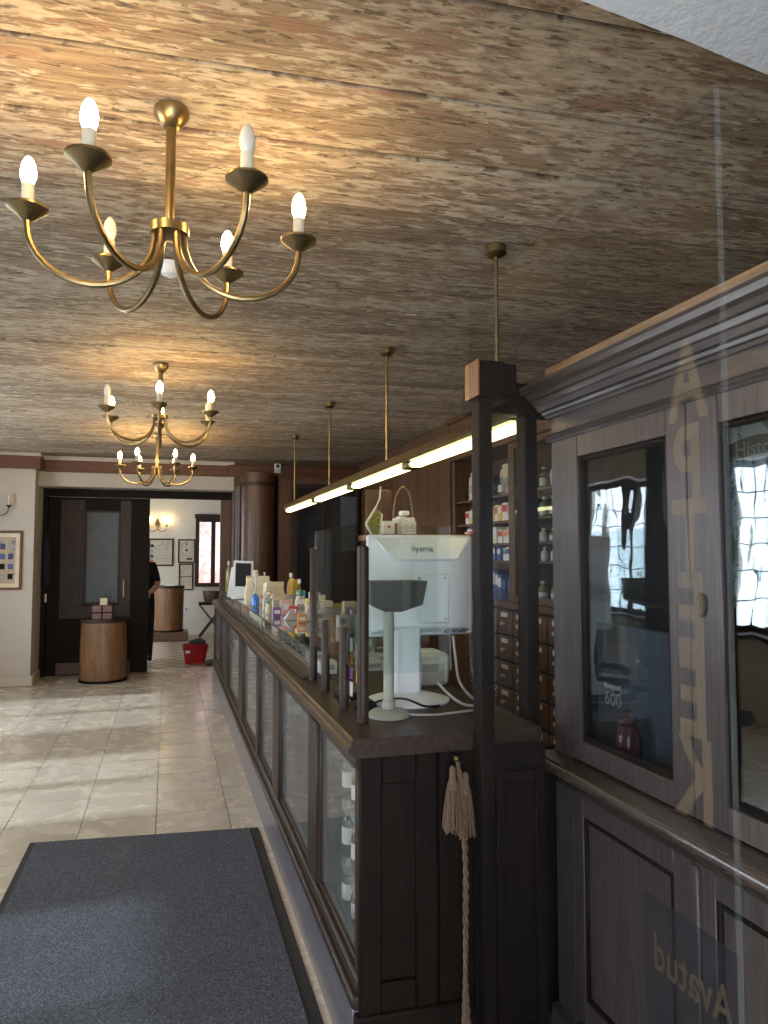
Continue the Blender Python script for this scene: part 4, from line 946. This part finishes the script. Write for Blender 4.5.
def gbox(x, y, z, w, d, h, c, label, group=None, yaw=0.0, name='small_box'):
    t = thing(name, label, 'box', (x, y, z), group); mm = Matrix.Translation((x, y, z + 0.001)) @ Matrix.Rotation(yaw, 4, 'Z')
    build(MB().box(-w / 2, w / 2, -d / 2, d / 2, 0, h).xf(mm), 'carton', 'c_' + c, t, bevel=0.002)
    build(MB().box(-w * 0.36, w * 0.36, -d / 2 - 0.001, -d / 2 - 0.0001, h * 0.35, h * 0.75).xf(mm), 'print_band', 'label_print' if c not in ('white', 'cream') else 'c_grey', t)
zc = CZ + 0.001
for x, y, z, w, d, h, c in ((0.78, 5.10, zc, .06, .05, .10, 'pink'), (0.83, 5.25, zc, .05, .05, .13, 'grey'), (0.86, 4.95, zc, .07, .05, .11, 'white'), (0.80, 4.9, zc, .05, .05, .07, 'red'),
                            (0.92, 4.85, zc, .09, .08, .09, 'cream'), (0.92, 4.85, zc + .092, .08, .07, .03, 'yellow'), (1.0, 4.80, zc, .07, .07, .11, 'white'), (1.03, 4.6, zc, .09, .08, .10, 'yellow'), (0.96, 4.55, zc, .06, .05, .12, 'cream'), (1.05, 4.35, zc, .08, .06, .13, 'cream')):
    gbox(x, y, z, w, d, h, c, 'small %s carton among goods heaped on the glass case' % c, 'cartons on the glass case')
for x, y, z, w, d, h, c in ((0.70, 5.45, zc, .06, .05, .09, 'white'), (0.74, 5.28, zc, .05, .05, .12, 'cream'), (0.70, 4.95, zc, .05, .05, .06, 'purple'), (0.93, 5.35, zc, .06, .05, .15, 'teal'),
                            (1.02, 5.3, zc, .08, .05, .14, 'white'), (0.88, 4.45, zc, .07, .05, .08, 'white'), (0.78, 4.45, zc, .05, .05, .05, 'orange'), (1.04, 4.1, zc, .08, .06, .10, 'grey'), (0.95, 4.1, zc, .06, .06, .07, 'white'), (1.0, 3.8, zc, .09, .07, .08, 'green')):
    gbox(x, y, z, w, d, h, c, 'small %s carton among goods heaped on the glass case' % c, 'cartons on the glass case')
fw = thing('dried_flower_bunch', 'bunch of pink and cream dried flowers among cartons on the glass case', 'flowers', (0.66, 5.2, zc))
build(MB().lathe([(0.018, 0.001), (0.024, 0.03), (0.018, 0.06), (0.022, 0.075)], 12, (0.67, 5.15, zc)), 'vase', 'c_cream', fw)
for q in range(12):
    a = q * 2.4; rr = 0.012 + 0.004 * q; px_, py_, pz_ = 0.67 + rr * math.cos(a), 5.15 + rr * math.sin(a), zc + 0.15 - 0.003 * q
    build(MB().tube([(0.67, 5.15, zc + 0.06), (px_, py_, pz_)], 0.0015, 4), 'stalk', 'c_green', fw)
    build(MB().lathe([(0.001, -0.012), (0.013, -0.004), (0.012, 0.006), (0.001, 0.012)], 8, (px_, py_, pz_)), 'blossom', ('pink', 'c_cream', 'c_white')[q % 3], fw)
pc = thing('price_card', 'small white price card on a stand behind the glass guard', 'card', (1.02, 3.45, zc))
build(MB().box(0.97, 1.07, 3.45, 3.454, zc + 0.03, zc + 0.10), 'card', 'label_print', pc); build(MB().box(0.985, 1.055, 3.4485, 3.4495, zc + 0.05, zc + 0.06), 'printed_line', 'c_grey', pc)
build(MB().lathe([(0.03, 0.0015), (0.03, 0.006), (0.005, 0.008), (0.005, 0.031)], 12, (1.02, 3.452, zc)), 'stand', 'iron', pc)
def pyramid(x, y, w, h, c, label):
    t = thing('glass_pyramid', label, 'ornament', (x, y, zc + 0.001)); z = zc + 0.001
    v = [(x - w, y - w, z), (x + w, y - w, z), (x + w, y + w, z), (x - w, y + w, z)]; ap = (x, y, z + h)
    for q in range(4):
        a, b_ = v[q], v[(q + 1) % 4]
        build(MB().add([a, b_, ap, (x, y, z + 0.002)], [(0, 1, 2), (0, 3, 1), (0, 2, 3), (1, 3, 2)]), 'facet', c if q % 2 else 'c_grey', t)
pyramid(0.86, 4.62, 0.055, 0.085, 'clear', 'faceted grey glass pyramid on the glass case beside cartons')
pyramid(0.76, 4.72, 0.045, 0.07, 'c_white', 'faceted white paper star on the glass case beside cartons')
# packets lying inside the glass case
y = 3.3
while y < 8.6:
    c = rnd.choice(('white', 'cream', 'green', 'grey', 'white', 'teal', 'pink'))
    gbox(rnd.uniform(0.68, 0.76), y, 0.9702, rnd.uniform(.07, .11), rnd.uniform(.08, .12), rnd.uniform(.025, .06), c, '%s packet lying inside the low glass case' % c, 'packets inside the glass case', rnd.uniform(-.3, .3), 'packet')
    gbox(rnd.uniform(0.88, 1.0), y + 0.05, 0.9702, rnd.uniform(.07, .11), rnd.uniform(.08, .12), rnd.uniform(.025, .07), rnd.choice(('white', 'cream')), 'pale packet lying at the back of the low glass case', 'packets at the back of the glass case', rnd.uniform(-.3, .3), 'packet')
    y += rnd.uniform(0.17, 0.25)
# amber bottles inside the counter front
for z, nm in ((0.448, 'upper'), (0.255, 'lower'), (0.648, 'top')):
    for r_, x in enumerate((0.645, 0.735)):
        for q in range(4):
            y = 2.23 + q * 0.14 + r_ * 0.06
            bottle_x(x, y, z + 0.0005, 0.03, 0.15 + rnd.uniform(-.025, .015), 'amber' if (q + r_) % 3 else 'clear',
                     ('amber' if (q + r_) % 3 else 'clear') + ' medicine bottle with white label on the %s level of the counter case' % nm, 'medicine bottles on the %s level of the counter case' % nm, 'c_grey')
# pale boxes in the further bays
for bi, (y0, y1) in enumerate(((3.0, 3.72), (3.98, 4.58), (4.76, 5.58), (5.98, 6.95))):
    nn = ('second', 'third', 'fourth', 'fifth')[bi]
    for q in range(4):
        y = y0 + (q + 0.6) * (y1 - y0) / 4.4; c = rnd.choice(('white', 'cream', 'grey', 'teal'))
        gbox(0.74 + 0.06 * (q % 2), y, 0.2555, 0.12, 0.11, rnd.uniform(.2, .42), c, '%s carton standing inside the %s counter bay' % (c, nn), 'cartons inside the %s counter bay' % nn)

# ---- rope with tassels
rp = thing('tasselled_rope', 'brown twisted rope with two tassels hanging on the counter end', 'rope', (0.825, 2.07, 0.6))
def twist(pts, r):
    b = MB()
    P = [Vector(p) for p in pts]; L = 0; dense = []
    for a, c in zip(P[:-1], P[1:]):
        n_ = max(2, int((c - a).length / 0.006))
        for q in range(n_): dense.append(a.lerp(c, q / n_))
    dense.append(P[-1])
    for s_ in range(2):
        b.tube([p + Vector((math.cos(i * 0.55 + s_ * math.pi) * r * 0.6, math.sin(i * 0.55 + s_ * math.pi) * r * 0.6, 0)) for i, p in enumerate(dense)], r * 0.75, 5)
    return b
RY = 2.062
kb = MB().lathe([(0.004, 0), (0.004, 0.05), (0.010, 0.055), (0.001, 0.065)], 10); kb.xf(Matrix.Translation((0.823, 2.1155, 0.902)) @ Matrix.Rotation(R(90), 4, 'X')); build(kb, 'hook', 'brass', rp)
build(twist([(0.826, RY, 0.897), (0.834, RY - 0.005, 0.80), (0.84, RY - 0.02, 0.60), (0.838, RY - 0.02, 0.30), (0.828, RY - 0.02, 0.02)], 0.006), 'cord', 'rope', rp)
build(twist([(0.832, RY + 0.012, 0.887), (0.845, RY, 0.80), (0.848, RY - 0.01, 0.55), (0.842, RY - 0.012, 0.30), (0.858, RY - 0.015, 0.02)], 0.006), 'cord', 'rope', rp)
def tassel(x, y, z):
    t = build(MB().lathe([(0.006, 0), (0.011, -0.012), (0.010, -0.03), (0.013, -0.045), (0.017, -0.052), (0.017, -0.066)], 12, (x, y, z)), 'tassel_head', 'rope', rp)
    b = MB()
    for q in range(34):
        a = q * 2.399; rr = 0.017 * math.sqrt((q + 0.5) / 34)
        b.tube([(x + rr * math.cos(a), y + rr * math.sin(a), z - 0.06), (x + rr * 1.5 * math.cos(a), y + rr * 1.5 * math.sin(a), z - 0.12), (x + rr * 1.9 * math.cos(a), y + rr * 1.7 * math.sin(a), z - 0.175 - rnd.uniform(0, 0.014))], 0.0026, 4)
    f = build(b, 'fringe', 'rope', t); f['kind'] = 'stuff'
tassel(0.808, RY - 0.006, 0.885); tassel(0.854, RY + 0.008, 0.860)

# ================================================================== FAR ROOM
ps = barrel('half_round_desk', 'half round oak desk front standing on a low wooden plinth in the far room', (0.03, 13.75, 0.155), 0.245, 0.255, 0.80, 'oak_v')
tag(build(MB().box(-0.35, 0.36, 13.45, 14.05, 0.0, 0.1545), 'low_plinth', 'brown_x', base=(0, 13.75, 0), bevel=0.006), 'low brown wooden plinth under the half round desk', 'plinth')
tag(build(MB().box(-0.05, 0.12, 13.68, 13.82, 0.9555, 0.966).box(-0.04, 0.11, 13.70, 13.80, 0.966, 0.972), 'paper_stack', 'label_print', base=(0, 13.75, 0.9555)), 'stack of white paper on the half round desk', 'paper')
f1 = frame_pic('framed_document', 'large framed document with coloured seals on the far room wall', -0.36, 0.10, 1.29, 1.81, YN, 'document', 'wood_v', 0.03)
for q in range(4): build(MB().box(-0.31, -0.26, YN - 0.012, YN - 0.0105, 1.35 + q * 0.1, 1.40 + q * 0.1), 'seal', ('c_red', 'c_navy', 'c_grey', 'black_v')[q], f1)
for q in range(6): build(MB().box(-0.22, 0.04, YN - 0.012, YN - 0.0105, 1.37 + q * 0.06, 1.378 + q * 0.06), 'text_line', 'c_grey', f1)
f2 = frame_pic('framed_document', 'framed pale sheet with small dark marks hanging above another frame', 0.18, 0.50, 1.35, 1.80, YN, 'document', 'wood_v', 0.025)
for (a, b, c_, d_) in ((0.33, 0.35, 1.68, 1.73), (0.32, 0.36, 1.57, 1.61), (0.34, 0.45, 1.41, 1.44)): build(MB().box(a, b, YN - 0.012, YN - 0.0105, c_, d_), 'mark', 'black_v', f2)
f3 = frame_pic('framed_document', 'narrow framed pair of sheets directly under another framed sheet', 0.20, 0.47, 0.83, 1.34, YN, 'document', 'wood_v', 0.025)
build(MB().box(0.225, 0.445, YN - 0.013, YN - 0.0105, 1.08, 1.095), 'cross_bar', 'wood_x', f3)
ol = thing('wall_socket', 'white wall socket low on the far room wall', 'socket', (0.34, YN, 0.45))
build(MB().box(0.30, 0.40, YN - 0.012, YN - 0.001, 0.42, 0.52), 'cover', 'white_plastic', ol, bevel=0.004)
build(MB().box(0.325, 0.375, YN - 0.014, YN - 0.0121, 0.445, 0.495), 'socket_face', 'c_grey', ol)
# folding stool under the window
fs_ = thing('folding_stool', 'dark folding stool with crossed legs under the far room window', 'stool', (0.80, 13.9, 0))
build(MB().box(0.55, 1.05, 13.75, 14.1, 0.60, 0.64), 'seat', 'black_v', fs_, bevel=0.01)
for yy_ in (13.78, 14.07):
    build(MB().tube([(0.56, yy_, 0.012), (1.02, yy_ + 0.01, 0.605)], 0.014, 8), 'leg', 'iron', fs_); build(MB().tube([(1.02, yy_, 0.012), (0.56, yy_ - 0.01, 0.605)], 0.014, 8), 'leg', 'iron', fs_)
bw = thing('wooden_bowl', 'brown coopered wooden tub on the folding stool', 'tub', (0.78, 13.92, 0.64))
build(MB().lathe([(0.13, 0.001), (0.17, 0.2), (0.165, 0.21), (0.15, 0.2), (0.12, 0.02)], 20, (0.78, 13.92, 0.64)), 'staves', 'brown_v', bw)
build(MB().lathe([(0.143, 0.05), (0.147, 0.07), (0.150, 0.07), (0.146, 0.05)], 20, (0.78, 13.92, 0.64)), 'hoop', 'iron', bw)
# bucket
bk_ = thing('mop_bucket', 'red plastic mop bucket on the tiles of the doorway', 'bucket', (0.385, 10.75, 0))
bm_ = MB()
def rrect(w, d, z): return [(0.385 + sx * w / 2, 10.75 + sy * d / 2, z) for sx, sy in ((-1, -.7), (-.75, -1), (.75, -1), (1, -.7), (1, .7), (.75, 1), (-.75, 1), (-1, .7))]
rings = [rrect(.27, .22, 0.001), rrect(.34, .27, .25), rrect(.35, .28, .26), rrect(.32, .25, .255), rrect(.26, .2, .02)]
bm_.add([p for r_ in rings for p in r_], [tuple(range(7, -1, -1))] + [(r_ * 8 + q, r_ * 8 + (q + 1) % 8, (r_ + 1) * 8 + (q + 1) % 8, (r_ + 1) * 8 + q) for r_ in range(4) for q in range(8)] + [tuple(range(32, 40))])
build(bm_, 'bucket_body', 'bucket_red', bk_, bevel=0.003)
build(MB().tube([(0.208, 10.75, 0.24), (0.205, 10.66, 0.20), (0.385, 10.595, 0.17), (0.565, 10.66, 0.20), (0.562, 10.75, 0.24)], 0.005, 6), 'handle', 'iron', bk_)
build(MB().box(0.25, 0.31, 10.612, 10.6135, 0.15, 0.185).xf(Matrix.Translation((0, 0.0, 0))), 'sticker', 'label_print', bk_)
rg = MB(); pts = []
for r_, (s_, z) in enumerate(((0.10, 0.263), (0.14, 0.285), (0.11, 0.315), (0.05, 0.33))):
    for q in range(10): a = q * 0.628; rr = s_ * (0.8 + 0.25 * rnd.random()); pts.append((0.42 + rr * math.cos(a), 10.75 + 0.7 * rr * math.sin(a), z + (rnd.uniform(-.012, .012) if r_ else 0)))
rg.add(pts, [(r_ * 10 + q, r_ * 10 + (q + 1) % 10, (r_ + 1) * 10 + (q + 1) % 10, (r_ + 1) * 10 + q) for r_ in range(3) for q in range(10)] + [tuple(range(30, 40)), tuple(range(9, -1, -1))])
tag(build(rg, 'mop_cloth', 'cloth_grey', base=(0.42, 10.75, 0.263), sharp=80), 'dark crumpled cloth heaped in the red bucket', 'cloth')
gr = MB(); pts = []
for r_, (s_, z) in enumerate(((0.10, 0.001), (0.11, 0.03), (0.08, 0.06), (0.03, 0.07))):
    for q in range(10): a = q * 0.628; rr = s_ * (0.8 + 0.3 * rnd.random()); pts.append((0.62 + rr * math.cos(a), 10.5 + rr * math.sin(a), z + (rnd.uniform(-.008, .008) if r_ else 0)))
gr.add(pts, [(r_ * 10 + q, r_ * 10 + (q + 1) % 10, (r_ + 1) * 10 + (q + 1) % 10, (r_ + 1) * 10 + q) for r_ in range(3) for q in range(10)] + [tuple(range(30, 40)), tuple(range(9, -1, -1))])
tag(build(gr, 'floor_cloth', 'green_cloth', base=(0.62, 10.5, 0), sharp=80), 'green floor cloth lying beside the red bucket', 'cloth')

# ---- person half hidden behind the sliding door
def skin_obj(name, verts, edges, mat, parent, root=0, sub=2):
    off = origin(parent); me = bpy.data.meshes.new(name)
    me.from_pydata([tuple(Vector(v[:3]) - off) for v in verts], edges, []); o = link(name, me, mat, parent)
    o.modifiers.new('skin', 'SKIN'); s = o.modifiers.new('subdivision', 'SUBSURF'); s.levels = sub; s.render_levels = sub
    for i, v in enumerate(verts): me.skin_vertices[0].data[i].radius = (v[3], v[4] if len(v) > 4 else v[3]); me.skin_vertices[0].data[i].use_root = (i == root)
    bpy.context.view_layer.update()
    ev = o.evaluated_get(bpy.context.evaluated_depsgraph_get()); m2 = bpy.data.meshes.new_from_object(ev)
    o.modifiers.clear(); o.data = m2; m2.materials.clear(); m2.materials.append(M[mat]); m2.shade_smooth()
    return o
PX, PY = -0.33, 11.05
pe = thing('person', 'person in black T-shirt and black trousers half hidden by the sliding door', 'person', (PX, PY, 0))
V = [(PX, PY, 0.93, .15, .11), (PX, PY, 1.10, .135, .10), (PX, PY - .02, 1.28, .16, .11), (PX, PY - .03, 1.39, .10, .08), (PX, PY - .05, 1.46, .05), (PX, PY - .07, 1.53, .055),
     (PX + .14, PY - .02, 1.35, .06), (PX + .20, PY, 1.10, .045), (PX + .13, PY - .22, 1.0, .034), (PX + .08, PY - .28, 0.98, .03),
     (PX - .14, PY - .02, 1.35, .06), (PX - .20, PY, 1.10, .045), (PX - .13, PY - .22, 1.0, .034), (PX - .08, PY - .28, 0.98, .03),
     (PX + .09, PY, 0.80, .085), (PX + .10, PY - .02, 0.48, .06), (PX + .10, PY + .02, 0.09, .042), (PX + .11, PY - .12, 0.035, .035),
     (PX - .09, PY, 0.80, .085), (PX - .10, PY - .02, 0.48, .06), (PX - .10, PY + .02, 0.09, .042), (PX - .11, PY - .12, 0.035, .035)]
Eg = [(0, 1), (1, 2), (2, 3), (3, 4), (4, 5), (2, 6), (6, 7), (7, 8), (8, 9), (2, 10), (10, 11), (11, 12), (12, 13), (0, 14), (14, 15), (15, 16), (16, 17), (0, 18), (18, 19), (19, 20), (20, 21)]
body = skin_obj('body', V, Eg, 'cloth_black', pe)
body.data.materials.append(M['skin'])
for p in body.data.polygons:
    c = p.center + Vector((PX, PY, 0))
    if c.z > 1.435 or (c.z < 1.13 and c.z > 0.92 and (abs(c.x - PX) > 0.165 or c.y < PY - 0.13)): p.material_index = 1
hd = MB()
for zz in range(1): pass
hp_ = [(0.001, -0.125), (0.045, -0.115), (0.062, -0.08), (0.075, -0.02), (0.080, 0.03), (0.072, 0.08), (0.045, 0.112), (0.001, 0.122)]
hd.lathe(hp_, 18); hd.xf(Matrix.Translation((PX, PY - 0.08, 1.62)) @ Matrix.Diagonal((0.95, 1.12, 1, 1)))
hd.lathe([(0.008, -0.03), (0.014, -0.022), (0.006, 0.02)], 8, (PX, PY - 0.168, 1.61))
for sx in (-1, 1): hd.lathe([(0.002, -0.03), (0.012, 0), (0.002, 0.03)], 8, (PX + sx * 0.078, PY - 0.075, 1.615))
build(hd, 'head', 'skin', pe)
for sx in (-1, 1): build(MB().lathe([(0.001, -0.008), (0.010, 0), (0.001, 0.008)], 8, (PX + sx * 0.03, PY - 0.158, 1.635)), 'eye', 'black_plastic', pe)
build(MB().box(PX - .025, PX + .025, PY - .162, PY - .155, 1.552, 1.560), 'mouth', plain('lips', (0.4, 0.14, 0.12), 0.5), pe)
hr = MB().lathe([(0.088, -0.05), (0.092, 0.02), (0.085, 0.08), (0.05, 0.12), (0.001, 0.133)], 18); hr.xf(Matrix.Translation((PX, PY - 0.058, 1.625)) @ Matrix.Diagonal((0.95, 1.08, 1, 1))); build(hr, 'hair', 'hair', pe)
for sx in (-1, 1):
    hx, hy, hz = PX + sx * .08, PY - .28, 0.98
    hv = [(hx, hy, hz, .026, .016), (hx - sx * .01, hy - .05, hz - .01, .034, .014), (hx - sx * .012, hy - .08, hz - .018, .03, .012)]; he = [(0, 1), (1, 2)]
    for q in range(4):
        fx = hx - sx * .012 + (q - 1.5) * .019; ln_ = (0.028, .034, .032, .024)[q]; b0 = len(hv)
        hv += [(fx, hy - .09, hz - .022, .009), (fx, hy - .09 - ln_, hz - .04, .008), (fx, hy - .085 - ln_ * 1.3, hz - .07, .007)]; he += [(2, b0), (b0, b0 + 1), (b0 + 1, b0 + 2)]
    b0 = len(hv); hv += [(hx - sx * .04, hy - .05, hz + .0, .010), (hx - sx * .05, hy - .09, hz - .01, .008)]; he += [(1, b0), (b0, b0 + 1)]
    skin_obj('hand', hv, he, 'skin', pe, 0, 1)
